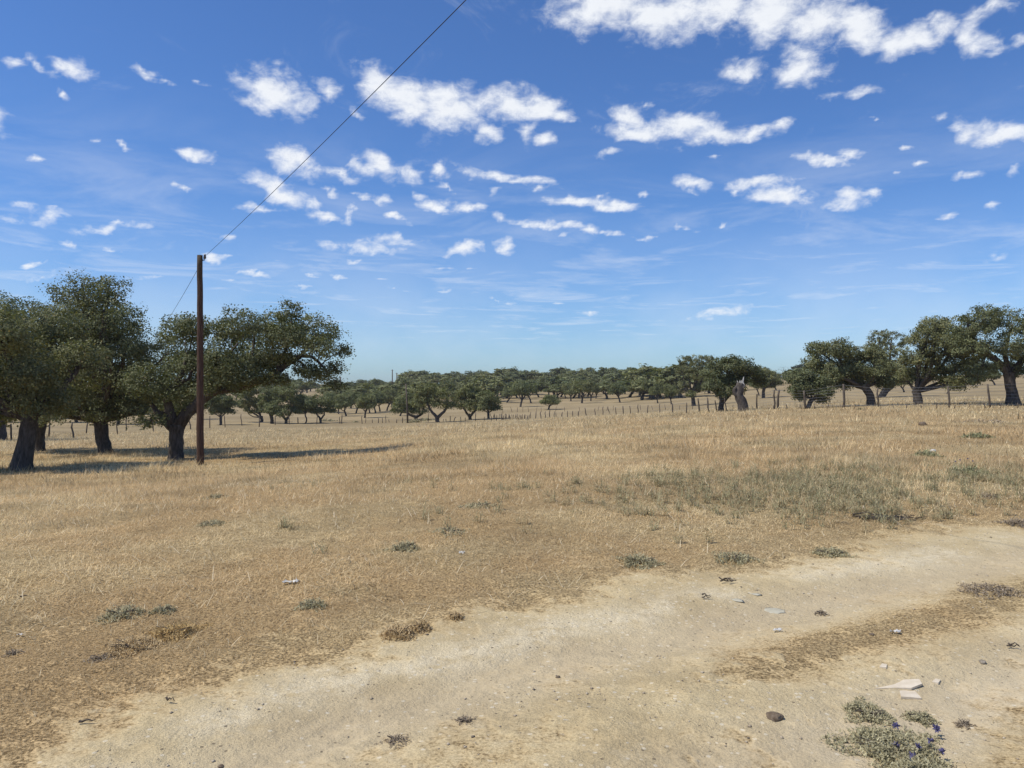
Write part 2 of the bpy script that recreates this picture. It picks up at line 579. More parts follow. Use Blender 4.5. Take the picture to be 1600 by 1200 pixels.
def leaf_material(name, a, b, dry, trans=.22):
    t = NT(name)
    isl = t.island()
    n = t.noise(.9, 3, .6)
    c = t.mix(isl, a, b)
    c = t.mix(t.math('MULTIPLY', t.rng(n, .42, .66), .55), c, tuple(x * 1.28 for x in b))
    c = t.mix(t.rng(t.math('FRACT', t.math('MULTIPLY', isl, 37.7)), .93, .97), c, dry)
    o = t.objrand()
    c = t.mix(1.0, c, t.mix(o, (.84, .88, .84), (1.14, 1.10, 1.04)), 'MULTIPLY')
    t.put(t.b.inputs['Base Color'], c)
    tn = t.N.new('ShaderNodeCombineColor')
    for i_ in range(3):
        t.L.new(t.attr('tone').outputs['Fac'], tn.inputs[i_])
    c = t.mix(1.0, c, tn.outputs[0], 'MULTIPLY')
    t.put(t.b.inputs['Base Color'], c)
    t.b.inputs['Roughness'].default_value = .6
    t.b.inputs['Specular IOR Level'].default_value = .22
    tr = t.N.new('ShaderNodeBsdfTranslucent')
    t.L.new(t.mix(1.0, c, (1.25, 1.3, .7), 'MULTIPLY'), tr.inputs[0])
    ms = t.N.new('ShaderNodeMixShader')
    ms.inputs[0].default_value = trans
    t.L.new(t.b.outputs[0], ms.inputs[1])
    t.L.new(tr.outputs[0], ms.inputs[2])
    t.L.new(ms.outputs[0], t.out.inputs[0])
    return t.m


def bark_material(name, a, b, sc=(9, 9, 2.2), bumpd=.05):
    t = NT(name)
    v = t.stretch(sc)
    n = t.noise(1.6, 6, .7, vec=v)
    m = t.noise(1.2, 4, .6)
    c = t.mix(t.rng(n, .32, .68), a, b)
    c = t.mix(t.math('MULTIPLY', t.rng(m, .5, .72), .5), c, tuple(x * 1.5 for x in b))
    t.put(t.b.inputs['Base Color'], c)
    t.b.inputs['Roughness'].default_value = .95
    t.b.inputs['Specular IOR Level'].default_value = .1
    t.bump(n, bumpd, .9)
    return t.m


def plain(name, a, b=None, rough=.7, sc=8, spec=.2, bumpd=0.0):
    t = NT(name)
    if b:
        n = t.noise(sc, 5, .65)
        t.put(t.b.inputs['Base Color'], t.mix(t.rng(n, .35, .65), a, b))
        if bumpd:
            t.bump(n, bumpd)
    else:
        t.put(t.b.inputs['Base Color'], a)
    t.b.inputs['Roughness'].default_value = rough
    t.b.inputs['Specular IOR Level'].default_value = spec
    return t.m


M_EARTH = earth_material()
M_GRASS = blade_material('dry_grass_blade')
M_WEED = blade_material('weed_leaf', .2)
M_LEAF = leaf_material('oak_leaf', (.114, .125, .055), (.186, .192, .098), (.21, .17, .07))
M_LEAF_FAR = leaf_material('far_oak_leaf', (.122, .136, .056), (.186, .196, .094), (.18, .16, .07), .24)
M_LEAF_PINE = leaf_material('pine_needle', (.035, .048, .026), (.060, .074, .038), (.09, .08, .04), .1)
M_BARK = bark_material('oak_bark', (.052, .043, .036), (.135, .115, .097))
M_CORK = bark_material('stripped_cork', (.062, .052, .044), (.135, .115, .098), (7, 7, 3))
M_DEAD = plain('bleached_wood', (.30, .28, .25), (.50, .48, .45), .9, 14, .1, .02)
M_STAKE = bark_material('weathered_stake', (.075, .058, .045), (.17, .14, .11), (26, 26, 4), .01)
M_FLOWER = plain('blue_petal', (.075, .065, .14), (.14, .125, .23), .7, 30)
M_STONE = plain('field_stone', (.20, .165, .12), (.36, .31, .24), .9, 22, .15, .01)
M_TILE = plain('pale_tile', (.62, .52, .375), (.72, .62, .47), .75, 12, .2, .003)
M_PAPER = plain('white_litter', (.58, .555, .50), (.72, .69, .63), .6, 20)
M_SLATE = plain('blue_grey_stone', (.44, .40, .29), (.51, .47, .355), .85, 10, .15, .004)

# ------------------------------------------------------------------ the cloud sheet: a high dome, clear where the air is clear
def build_sky():
    RAD = 4000.0
    inner = np.linspace(R(-44), R(44), 400)
    outer = np.linspace(R(44), R(316), 60)[1:-1]
    az = np.concatenate([inner, outer])
    el = np.concatenate([np.linspace(R(-1.5), R(36), 180), np.linspace(R(36), R(90), 24)[1:]])
    EE, AA = np.meshgrid(el, az, indexing='ij')
    A, E = AA.ravel(), EE.ravel()
    Aw = np.where(A > np.pi, A - 2 * np.pi, A)
    # ragged outlines: the co-ordinates are pushed about by noise before the lobes are measured
    k = 620 / F * 66
    wa = (fbm(Aw * k * .75, E * k * 1.1, 500, 5, .62) - .5) * .042
    we = (fbm(Aw * k * .75, E * k * 1.1, 540, 5, .62) - .5) * .026
    a_, e_ = Aw + wa, E + we
    fld = np.full(len(A), -5.0)
    for (px, py, rx, ry, rot, s) in CLOUDS:
        a0 = math.atan((px - 800) / F)
        e0 = math.atan((600 - py) / F * math.cos(a0))
        sx, sy = rx / F * math.cos(a0) ** 2 * 1.20, ry / F * math.cos(a0) * 1.16
        c, n = math.cos(R(rot)), math.sin(R(rot))
        u, v = a_ - a0, e_ - e0
        ln = np.hypot((u * c + v * n) / sx, (-u * n + v * c) / sy)
        v = s * .85 + .24 - ln
        h = np.clip(.12 - np.abs(fld - v), 0, None) / .12
        fld = np.maximum(fld, v) + h * h * .03
    V = np.stack([np.sin(A) * np.cos(E), np.cos(A) * np.cos(E), np.sin(E)], 1) * RAD
    ne, na = len(el), len(az)
    i, j = np.meshgrid(np.arange(ne - 1), np.arange(na), indexing='ij')
    a = i * na + j
    b = i * na + (j + 1) % na
    F4 = np.stack([a, a + na, b + na, b], -1).reshape(-1, 4)
    t = NT('cloud_sheet')
    f = t.attr('lobe').outputs['Fac']
    nrm = t.N.new('ShaderNodeVectorMath')
    nrm.operation = 'NORMALIZE'
    t.L.new(t.pos(), nrm.inputs[0])
    D = nrm.outputs[0]
    sp = t.N.new('ShaderNodeSeparateXYZ')
    t.L.new(D, sp.inputs[0])
    mp = t.N.new('ShaderNodeMapping')
    mp.inputs['Scale'].default_value = (.8, .8, 1.35)
    t.L.new(D, mp.inputs['Vector'])
    fluff = t.noise(52, 7, .62, vec=mp.outputs[0], dist=.25)
    fl = t.math('MULTIPLY', t.math('SUBTRACT', fluff, .5), CLOUD_FLUFF)
    body = t.rng(t.math('ADD', f, fl), -.20, .98, 0, .96)
    # a flat layer overhead gives ripples and veil right round the sky
    zz = t.math('MAXIMUM', sp.outputs[2], .02)
    pl = t.N.new('ShaderNodeCombineXYZ')
    t.L.new(t.math('DIVIDE', sp.outputs[0], zz), pl.inputs[0])
    t.L.new(t.math('DIVIDE', sp.outputs[1], zz), pl.inputs[1])
    nv = t.noise(.9, 7, .66, vec=pl.outputs[0], dist=.6)
    el_ = t.math('ARCSINE', sp.outputs[2])
    band = t.math('MULTIPLY', t.rng(el_, .01, .08), t.rng(el_, .36, .10))
    veil = t.math('MULTIPLY', t.rng(nv, .40, .74, 0, .36), band)
    haze_low = t.math('MULTIPLY', t.rng(t.noise(5, 4, .6, vec=mp.outputs[0]), .35, .65, .06, .22), t.math('MULTIPLY', t.rng(el_, .0, .05), t.rng(el_, .24, .05)))
    ax = t.math('ABSOLUTE', t.math('ARCTAN2', sp.outputs[0], sp.outputs[1]))
    away = t.math('MAXIMUM', t.rng(ax, .66, .95), t.rng(el_, .50, .66))
    np_ = t.noise(2.2, 6, .6, vec=pl.outputs[0])
    puffs = t.math('MULTIPLY', t.rng(np_, .58, .74, 0, .85), t.math('MULTIPLY', away, t.rng(el_, .03, .12)))
    wisp = t.math('MULTIPLY', t.rng(t.noise(7, 7, .7, vec=mp.outputs[0], dist=.8), .56, .82, 0, .30), t.rng(el_, .02, .12))
    dens = t.math('MAXIMUM', t.math('MAXIMUM', t.math('MAXIMUM', body, puffs), t.math('MAXIMUM', veil, haze_low)), wisp)
    col = t.mix(t.rng(f, .25, .95, 0, .55), (.90, .925, .96), (.82, .85, .90))
    em = t.N.new('ShaderNodeEmission')
    t.L.new(col, em.inputs[0])
    tr = t.N.new('ShaderNodeBsdfTransparent')
    ms = t.N.new('ShaderNodeMixShader')
    t.L.new(dens, ms.inputs[0])
    t.L.new(tr.outputs[0], ms.inputs[1])
    t.L.new(em.outputs[0], ms.inputs[2])
    t.L.new(ms.outputs[0], t.out.inputs[0])
    t.m.cycles.emission_sampling = 'NONE'
    me = mesh_np('sky', V, [F4], [t.m], True, floats=dict(lobe=fld))
    tag(link('sky', me), kind='structure')


CLOUD_FLUFF = 1.9
build_sky()

# ------------------------------------------------------------------ the ground


def build_ground():
    inner = np.linspace(R(-42), R(42), 440)
    outer = np.linspace(R(42), R(318), 50)[1:-1]
    az = np.concatenate([inner, outer])
    r = [0.0, .8, 1.5, 2.0]
    rr = 2.5
    while rr < 13:
        r.append(rr)
        rr += max(0.012, 1.7 * rr * rr / (1.6 * 788))
    while rr < 60:
        r.append(rr)
        rr *= 1.016
    while rr < 1700:
        r.append(rr)
        rr *= 1.032
    r = np.array(r)
    nr, na = len(r), len(az)
    RR, AA = np.meshgrid(r, az, indexing='ij')
    x, y = (RR * np.sin(AA)).ravel(), (RR * np.cos(AA)).ravel()
    s, bare, green, rust = masks(x, y)
    z = height(x, y) + relief(x, y, s)
    far = sstep(28, 75, np.hypot(x, y))
    pn = fbm(x * 1.3 + 7, y * 1.3, 120, 4) - .5
    wheel = np.exp(-((s - .95 - pn * .2) / .38) ** 2) + np.exp(-((s - 2.45 - pn * .2) / .38) ** 2)
    pale = np.clip(np.exp(-((s - .42 - pn * .5) / .26) ** 2) + .8 * np.exp(-((s - 2.5 - pn * .6) / .4) ** 2), 0, 1) * sstep(-.12, .1, pn)
    i, j = np.meshgrid(np.arange(nr - 1), np.arange(na), indexing='ij')
    a = i * na + j
    b = i * na + (j + 1) % na
    F4 = np.stack([a, b, b + na, a + na], -1).reshape(-1, 4)[:, ::-1]
    cx, cy = x[F4].mean(1), y[F4].mean(1)
    fs, fr = s[F4].mean(1), np.hypot(cx, cy)
    kind = np.zeros(len(F4), int)
    kind[fr > 165] = 2
    kind[(fs > 0.0) & (fr < 60)] = 1
    V = np.stack([x, y, z], 1)
    for k, name in enumerate(('ground', 'dirt_track', 'hillside')):
        f = F4[kind == k]
        used = np.unique(f)
        re = np.full(len(V), -1)
        re[used] = np.arange(len(used))
        me = mesh_np(name, V[used], [re[f]], [M_EARTH], True,
                     floats=dict(wheel=wheel[used], pale=pale[used], bare=bare[used], green=green[used], rust=rust[used], far=far[used]))
        tag(link(name, me), kind='structure')


build_ground()

# ------------------------------------------------------------------ dry grass (uncountable)
STRAW = np.array([(.68, .55, .325), (.78, .65, .40), (.58, .43, .235), (.49, .32, .16)])


def blades(name, px, py, pz, L, w, bent, col, lean=(25, 82), mat=None):
    """px.. arrays of roots; three triangles per blade when bent, one when not"""
    n = len(px)
    a = rng.uniform(0, 2 * np.pi, n)
    hx, hy = np.cos(a), np.sin(a)
    th = np.radians(rng.uniform(lean[0], lean[1], n))
    sx, sy = -hy, hx
    base = np.stack([px, py, pz], 1)
    side = np.stack([sx, sy, np.zeros(n)], 1) * (w * .5)[:, None]
    d1 = np.stack([hx * np.sin(th), hy * np.sin(th), np.cos(th)], 1)
    if not bent:
        V = np.stack([base - side, base + side, base + d1 * L[:, None]], 1).reshape(-1, 3)
        k = np.arange(n)[:, None] * 3
        Fc = k + np.array([[0, 1, 2]])
        c = np.repeat(col, 3, 0)
        return V, Fc, c
    th2 = th + np.radians(rng.uniform(5, 55, n))
    d2 = np.stack([hx * np.sin(th2), hy * np.sin(th2), np.cos(th2)], 1)
    mid = base + d1 * (L * .55)[:, None]
    tip = mid + d2 * (L * .45)[:, None]
    V = np.stack([base - side, base + side, mid - side * .75, mid + side * .75, tip], 1).reshape(-1, 3)
    k = np.arange(n)[:, None] * 5
    Fc = np.concatenate([k + np.array([[0, 1, 3]]), k + np.array([[0, 3, 2]]), k + np.array([[2, 3, 4]])])
    return V, Fc, np.repeat(col, 5, 0)


def build_grass():
    bands = [(2.6, 6.0, 150000, .0030, .068, True), (6, 11, 185000, .0046, .072, True), (11, 20, 190000, .0085, .095, False),
             (20, 38, 170000, .017, .13, False), (38, 90, 125000, .037, .19, False)]
    Vs, Fs, Cs, n0 = [], [], [], 0
    for (r0, r1, n, w, L, bent) in bands:
        nt = n // 7
        r = np.sqrt(rng.uniform(r0 * r0, r1 * r1, nt))
        a = rng.uniform(R(-41), R(41), nt)
        tx, ty = r * np.sin(a), r * np.cos(a)
        s, bare, green, rust = masks(tx, ty)
        dens = np.clip(1.08 - 1.05 * bare, 0.0, 1) * (.42 + .72 * sstep(.36, .60, fbm(tx * 1.1, ty * 1.1, 88, 5, .65)))
        dens *= np.where(s > .7, .85, .40 + .60 * sstep(.5, -.7, s + .8 * (fbm(tx * 3, ty * 3, 60, 3) - .5)))
        keep = rng.uniform(0, 1, nt) < dens
        tx, ty, s, green, rust = tx[keep], ty[keep], s[keep], green[keep], rust[keep]
        k = 7
        sp = .012 + .006 * r1 ** .9
        x = np.repeat(tx, k) + rng.normal(0, sp, len(tx) * k)
        y = np.repeat(ty, k) + rng.normal(0, sp, len(tx) * k)
        s, green, rust = np.repeat(s, k), np.repeat(green, k), np.repeat(rust, k)
        z = Hr(x, y) - .004
        m = len(x)
        tall = sstep(.40, .68, fbm(x * .45 + 3, y * .45, 91, 4)) * sstep(7, 20, np.hypot(x, y) + .35 * x)
        tuft = np.repeat(rng.gamma(4, .25, len(tx)), k)
        ln = L * rng.gamma(5, .2, m) * (.58 + .85 * tall) * (.5 + .5 * tuft) * np.where(s > -.1, .55, 1)
        lo = sstep(-.1, -1.6, s)
        ln *= .6 + .4 * lo
        wd = w * rng.uniform(.6, 1.35, m)
        q = rng.uniform(0, 1, m)
        col = STRAW[0] * (1 - q)[:, None] + STRAW[1] * q[:, None]
        q2 = np.clip(rust * .8 + rng.normal(0, .18, m), 0, 1)[:, None]
        red = STRAW[2] * (1 - q)[:, None] + STRAW[3] * q[:, None]
        col = col * (1 - q2 * .66) + red * (q2 * .66)
        g = (rng.uniform(0, 1, m) < green * .35)[:, None]
        col = np.where(g, np.array([.33, .295, .18]), col)
        mott = (.72 + .5 * sstep(.33, .63, fbm(x * .75 + 40, y * .75, 131, 5, .62)))[:, None]
        col = col * mott
        pal = (rng.uniform(0, 1, m) < .05)[:, None]
        col = np.where(pal, np.array([.80, .70, .48]), col)
        V, Fc, c = blades('', x, y, z, ln, wd, bent, col, (34, 88) if r1 < 15 else (18, 78))
        Vs.append(V)
        Fs.append(Fc + n0)
        Cs.append(c)
        n0 += len(V)
    m = 6500
    r = np.sqrt(rng.uniform(3.0 ** 2, 17 ** 2, m))
    a = rng.uniform(R(-41), R(41), m)
    x, y = r * np.sin(a), r * np.cos(a)
    s = edge_dist(x, y)
    ok = (s < -.05) & (fbm(x * 1.6, y * 1.6, 171, 3) > .47)
    x, y = x[ok], y[ok]
    m = len(x)
    q = rng.uniform(0, 1, (m, 1))
    V, Fc, c = blades('', x, y, Hr(x, y) + .01, rng.uniform(.10, .26, m), np.hypot(x, y) * .00055 + .0012, True, np.array([.62, .50, .29]) * (1 - q) + np.array([.86, .76, .55]) * q, (48, 86))
    Vs.append(V)
    Fs.append(Fc + n0)
    Cs.append(c)
    me = mesh_np('dry_grass', np.concatenate(Vs), [np.concatenate(Fs)], [M_GRASS], False, np.concatenate(Cs))
    tag(link('dry_grass', me), kind='stuff')


build_grass()


def build_weeds():
    """the grey green stand of stems on the right of the field"""
    n = 26000
    x = 5.5 + rng.normal(0, 4.2, n)
    y = 11.8 + rng.normal(0, 3.0, n)
    ok = (np.hypot(x, y) > 5) & (np.abs(np.arctan2(x, y)) < R(43)) & (y > 4)
    x, y = x[ok], y[ok]
    s, bare, green, rust = masks(x, y)
    ok = (rng.uniform(0, 1, len(x)) < green * .25) & (s < -.45)
    x, y = x[ok], y[ok]
    n = len(x)
    k = 9
    X = np.repeat(x, k) + rng.normal(0, .035, n * k)
    Y = np.repeat(y, k) + rng.normal(0, .035, n * k)
    Z = Hr(X, Y)
    m = len(X)
    L = .125 * rng.gamma(6, 1 / 6, m)
    w = rng.uniform(.004, .009, m)
    q = rng.uniform(0, 1, (m, 1))
    col = np.array([.27, .26, .14]) * (1 - q) + np.array([.44, .415, .25]) * q
    col = np.where(rng.uniform(0, 1, (m, 1)) < .42, np.array([.52, .42, .245]), col)
    V, Fc, c = blades('', X, Y, Z, L, w, True, col, (4, 48))
    # little leaves up the stems
    li = rng.integers(0, m, 60000)
    hh = rng.uniform(.1, .85, len(li)) * L[li]
    V2, F2, c2 = blades('', X[li] + rng.normal(0, .012, len(li)), Y[li] + rng.normal(0, .012, len(li)), Z[li] + hh,
                        rng.uniform(.02, .05, len(li)), rng.uniform(.006, .012, len(li)), False, col[li] * .95, (30, 100))
    me = mesh_np('field_weeds', np.concatenate([V, V2]), [np.concatenate([Fc, F2 + len(V)])], [M_WEED], False, np.concatenate([c, c2]))
    tag(link('field_weeds', me), kind='stuff')


build_weeds()


def lump(r, g, sub=1, flat=.6):
    """a stone: a jittered, squashed subdivided octahedron"""
    V = np.array([(1, 0, 0), (-1, 0, 0), (0, 1, 0), (0, -1, 0), (0, 0, 1), (0, 0, -1)], float)
    Fc = np.array([(0, 2, 4), (2, 1, 4), (1, 3, 4), (3, 0, 4), (2, 0, 5), (1, 2, 5), (3, 1, 5), (0, 3, 5)])
    for _ in range(sub):
        e = {}
        V = list(map(tuple, V))

        def midp(a, b):
            k = (min(a, b), max(a, b))
            if k not in e:
                p = (np.array(V[a]) + np.array(V[b]))
                V.append(tuple(p / np.linalg.norm(p)))
                e[k] = len(V) - 1
            return e[k]
        nf = []
        for a, b, c in Fc:
            ab, bc, ca = midp(a, b), midp(b, c), midp(c, a)
            nf += [(a, ab, ca), (ab, b, bc), (ca, bc, c), (ab, bc, ca)]
        Fc = np.array(nf)
        V = np.array(V)
    V = V * (1 + g.normal(0, .14, (len(V), 1)))
    V = V * np.array([g.uniform(.7, 1.3), g.uniform(.7, 1.2), flat]) * r
    a = g.uniform(0, 6.28)
    V[:, :2] = V[:, :2] @ np.array([[np.cos(a), -np.sin(a)], [np.sin(a), np.cos(a)]])
    return V, Fc


def build_gravel():
    n = 9000
    r = np.sqrt(rng.uniform(2.4 ** 2, 13 ** 2, n))
    a = rng.uniform(R(-42), R(42), n)
    x, y = r * np.sin(a), r * np.cos(a)
    s = edge_dist(x, y)
    p = np.where(s > 0, .75, .10) * (.25 + 1.1 * sstep(.42, .62, fbm(x * 2, y * 2, 70, 3)))
    ok = rng.uniform(0, 1, n) < p
    x, y = x[ok], y[ok]
    z = Hr(x, y)
    base = [lump(1.0, rng, 0, .55) for _ in range(8)]
    Vs, Fs, Cs, n0 = [], [], [], 0
    for i in range(len(x)):
        V, Fc = base[i % 8]
        sz = min(.004 * rng.pareto(2.6) + .0035, .012)
        Vs.append(V * sz + np.array([x[i], y[i], z[i] + sz * .2]))
        Fs.append(Fc + n0)
        q = rng.uniform()
        c = np.array([.52, .44, .32]) * (1 - q) + np.array([.34, .27, .19]) * q if rng.uniform() < .88 else np.array([.16, .13, .1])
        Cs.append(np.tile(c, (len(V), 1)))
        n0 += len(V)
    t = NT('gravel_stone')
    t.put(t.b.inputs['Base Color'], t.attr('tint').outputs['Color'])
    t.b.inputs['Roughness'].default_value = .9
    me = mesh_np('gravel', np.concatenate(Vs), [np.concatenate(Fs)], [t.m], False, np.concatenate(Cs))
    tag(link('gravel', me), kind='stuff')


build_gravel()

# ------------------------------------------------------------------ trees


def unit(v):
    return v / (np.linalg.norm(v, axis=-1, keepdims=True) + 1e-9)


def crown_mesh(name, blobs, n_leaf, leaf, mat, g, per=54, sig=.20, thin=0.0, under=.55):
    """leaf sized faces gathered in sprays through the outer part of a set of lobes"""
    B = np.array(blobs, float)
    ar = (B[:, 3] * B[:, 4] + B[:, 3] * B[:, 5] + B[:, 4] * B[:, 5])
    nc = max(8, int(n_leaf / per * 1.9))
    bi = g.choice(len(B), nc, p=ar / ar.sum())
    d = unit(g.normal(0, 1, (nc, 3)))
    low = d[:, 2] < 0
    d[:, 2] = np.where(low, d[:, 2] * under, d[:, 2])
    # lumpy outline: every lobe has its own bumps
    ph = g.uniform(0, 6.28, (len(B), 6))
    lum = (np.sin(d[:, 0] * 4.1 + ph[bi, 0]) * np.sin(d[:, 1] * 4.3 + ph[bi, 1]) + np.sin(d[:, 2] * 5.2 + ph[bi, 2] + d[:, 0] * 3))
    rad = (1.02 + .15 * lum) * np.exp(g.normal(0, .05, nc)) * (1 - np.clip(np.abs(g.normal(0, .20, nc)), 0, .8))
    c = B[bi, :3] + d * B[bi, 3:6] * rad[:, None]
    # drop what lies deep inside another lobe
    deep = np.full(nc, 9.0)
    for k in range(len(B)):
        q = np.linalg.norm((c - B[k, :3]) / B[k, 3:6], axis=1)
        deep = np.minimum(deep, q)
    keep = (deep > .58) | (g.uniform(0, 1, nc) < .22)
    if thin:
        keep &= (lum > -1.2 + thin) | (g.uniform(0, 1, nc) < .4)
    c, bi, d = c[keep], bi[keep], d[keep]
    per = max(6, int(n_leaf / max(1, len(c))))
    n = len(c) * per
    size = np.repeat(g.uniform(.65, 1.35, len(c)), per)
    off = np.clip(g.normal(0, 1, (n, 3)), -1.7, 1.7) * np.array([1, 1, .72]) * sig * size[:, None]
    P = np.repeat(c, per, 0) + off
    out = np.repeat(d, per, 0)
    spray = np.repeat(unit(d * .7 + np.array([0, 0, .5]) + g.normal(0, .45, (len(c), 3))), per, 0)
    nrm = unit(spray + g.normal(0, .42, (n, 3)))
    tone = np.repeat(np.repeat(np.clip(g.normal(1, .17, len(c)), .6, 1.45), per), 4)
    t = unit(np.cross(nrm, g.normal(0, 1, (n, 3))))
    b = np.cross(nrm, t)
    L = (leaf * g.uniform(.65, 1.3, n) * .5)[:, None]
    W = L * g.uniform(.5, .72, n)[:, None]
    V = np.stack([P - t * L, P + b * W + nrm * W * .15, P + t * L, P - b * W + nrm * W * .15], 1).reshape(-1, 3)
    Fc = np.arange(n)[:, None] * 4 + np.array([[0, 1, 2, 3]])
    return mesh_np(name, V, [Fc], [mat], floats=dict(tone=tone))


def trunk_mesh(name, trunk, limbs, mat, g, sides=10, twigs=()):
    mb = MB()
    P = smooth_path(trunk, 12)
    P[1:-1, :2] += g.normal(0, .012, (len(P) - 2, 2))
    r = P[:, 3].copy()
    r[0] *= 1.28
    r[1] *= 1.08
    mb.tube(P[:, :3], r, sides, True, .045, g)
    for l in limbs:
        Q = smooth_path(l, 9)
        Q[2:-1, :3] += g.normal(0, .03, (len(Q) - 3, 3)) * min(1, np.linalg.norm(Q[-1, :3] - Q[0, :3]) / 2)
        mb.tube(Q[:, :3], np.maximum(Q[:, 3], .006), max(5, sides - 3), True, .05, g)
    for l in twigs:
        mb.tube(np.asarray(l)[:, :3], np.asarray(l)[:, 3], 4, False)
    return mb.mesh(name, mat)


def auto_limbs(trunk, blobs, g, twig=10):
    f = np.array(trunk[-1], float)
    limbs, twigs = [], []
    for b in blobs:
        b = np.array(b, float)
        k = b[:3] - f[:3]
        mid = f[:3] + k * np.array([.55, .55, .36]) + g.normal(0, .06, 3) * np.linalg.norm(k)
        r0 = f[3] * g.uniform(.42, .62)
        end = b[:3] + k / (np.linalg.norm(k) + 1e-6) * b[3] * .45
        limbs.append([(*(f[:3] - np.array([0, 0, f[3] * .8])), r0), (*mid, r0 * .66), (*b[:3], r0 * .36), (*end, r0 * .12)])
        for _ in range(twig):
            t = g.uniform(.25, 1)
            s = mid * (1 - t) + b[:3] * t
            dd = unit(g.normal(0, 1, 3))
            e = b[:3] + dd * b[3:6] * g.uniform(.6, .95)
            m = s * .5 + e * .5 + g.normal(0, .08, 3) * b[3]
            rr = r0 * g.uniform(.10, .2)
            twigs.append([(*s, rr), (*m, rr * .6), (*e, max(.004, rr * .25))])
    return limbs, twigs


def hand_tree(base, trunk, blobs, label, n_leaf, leaf, seed, limbs=None, group=None, depth=1.0, mat=None, bark=None, sig=.2, cat='oak tree', twig=10, name='oak_tree', under=.55, dmin=2.5, fat=1.0):
    """a tree measured in the frame: points are (px, py[, radius px or depth offset]) about its base"""
    g = np.random.default_rng(seed)
    x, d, z = spot(base[0], base[1], dmin)
    u = d / F
    z = float(Hr(x, d)[0]) - .03

    def loc(px, py, dy=0.0):
        return ((px - base[0]) * u, dy, (base[1] - py) * u)
    tr = [(*loc(p[0], p[1], p[3] if len(p) > 3 else 0), p[2] * u) for p in trunk]
    bl = []
    for b in blobs:
        px, py, r = b[:3]
        fl = b[3] if len(b) > 3 else .82
        dy = b[4] if len(b) > 4 else g.uniform(-1, 1) * depth
        R_ = r * u * fat
        bl.append((*loc(px, py, dy), R_ * 1.02, R_ * 1.15, R_ * fl))
    lm, tw = auto_limbs(tr, bl, g, twig)
    if limbs:
        lm = [[(*loc(p[0], p[1], p[3] if len(p) > 3 else 0), p[2] * u) for p in l] for l in limbs]
        # thin branches leave the nearest point of a measured limb
        pts = np.concatenate([smooth_path(l, 14) for l in lm])
        tw = []
        for b in bl:
            c = np.array(b[:3])
            k = np.argmin(np.linalg.norm(pts[:, :3] - c + np.array([0, 0, b[3] * .4]), axis=1))
            s0, r0 = pts[k, :3], min(pts[k, 3] * .6, .055)
            m0 = s0 * .5 + c * .5 + g.normal(0, .06, 3)
            lm.append([(*s0, r0), (*m0, r0 * .7), (*c, r0 * .4)])
            for _ in range(twig):
                e = c + unit(g.normal(0, 1, 3)) * np.array(b[3:6]) * g.uniform(.6, .95)
                q0 = m0 * (1 - .7) + c * .7
                tw.append([(*q0, r0 * .3), (*(q0 * .5 + e * .5 + g.normal(0, .05, 3)), r0 * .2), (*e, .004)])
    t = thing(name, label, cat, (x, d, z), group)
    link('trunk', trunk_mesh('trunk', tr, lm, bark or M_BARK, g, 12, tw), t)
    link('crown', crown_mesh('crown', bl, n_leaf, leaf, mat or M_LEAF, g, 60, sig * .85, under=under), t)
    return t


GL = 'old oaks in the shade on the left'
hand_tree((35, 735), [(34, 740, 17), (38, 706, 13), (45, 668, 12), (46, 642, 13)],
          [(-25, 520, 48), (22, 508, 40), (52, 528, 40), (-5, 575, 52), (62, 585, 45), (-60, 590, 55), (20, 625, 42), (80, 625, 34), (-40, 640, 40), (-85, 540, 46), (95, 555, 30)],
          'leaning thick trunked oak at the left edge, nearest of the shaded group', 66000, .085, 1, group=GL, fat=1.08, depth=2.3)
hand_tree((58, 705), [(60, 708, 10), (60, 680, 9), (64, 655, 9)],
          [(20, 500, 34), (70, 500, 34), (112, 508, 30), (60, 545, 45), (110, 560, 40), (30, 595, 45), (95, 610, 45), (55, 632, 34), (115, 635, 28), (20, 640, 28)],
          'oak whose trunk stands close behind the leaning trunk at the left edge', 46000, .095, 2, group=GL, fat=1.1, depth=2.3)
hand_tree((165, 708), [(166, 711, 11), (162, 690, 9.5), (157, 664, 10), (155, 648, 11)],
          [(168, 468, 33), (192, 462, 24), (140, 482, 28), (112, 505, 40), (200, 505, 44), (160, 520, 45), (92, 548, 38), (228, 540, 38), (150, 565, 58), (205, 580, 50), (112, 605, 45), (180, 618, 46), (236, 595, 34), (150, 636, 34), (215, 632, 30), (98, 640, 28), (245, 640, 26), (240, 560, 40), (80, 580, 40), (180, 645, 24), (125, 645, 24), (255, 610, 30)],
          'tallest oak of the left group with a slightly leaning trunk and round top', 82000, .09, 3, group=GL, fat=1.1, depth=2.3)
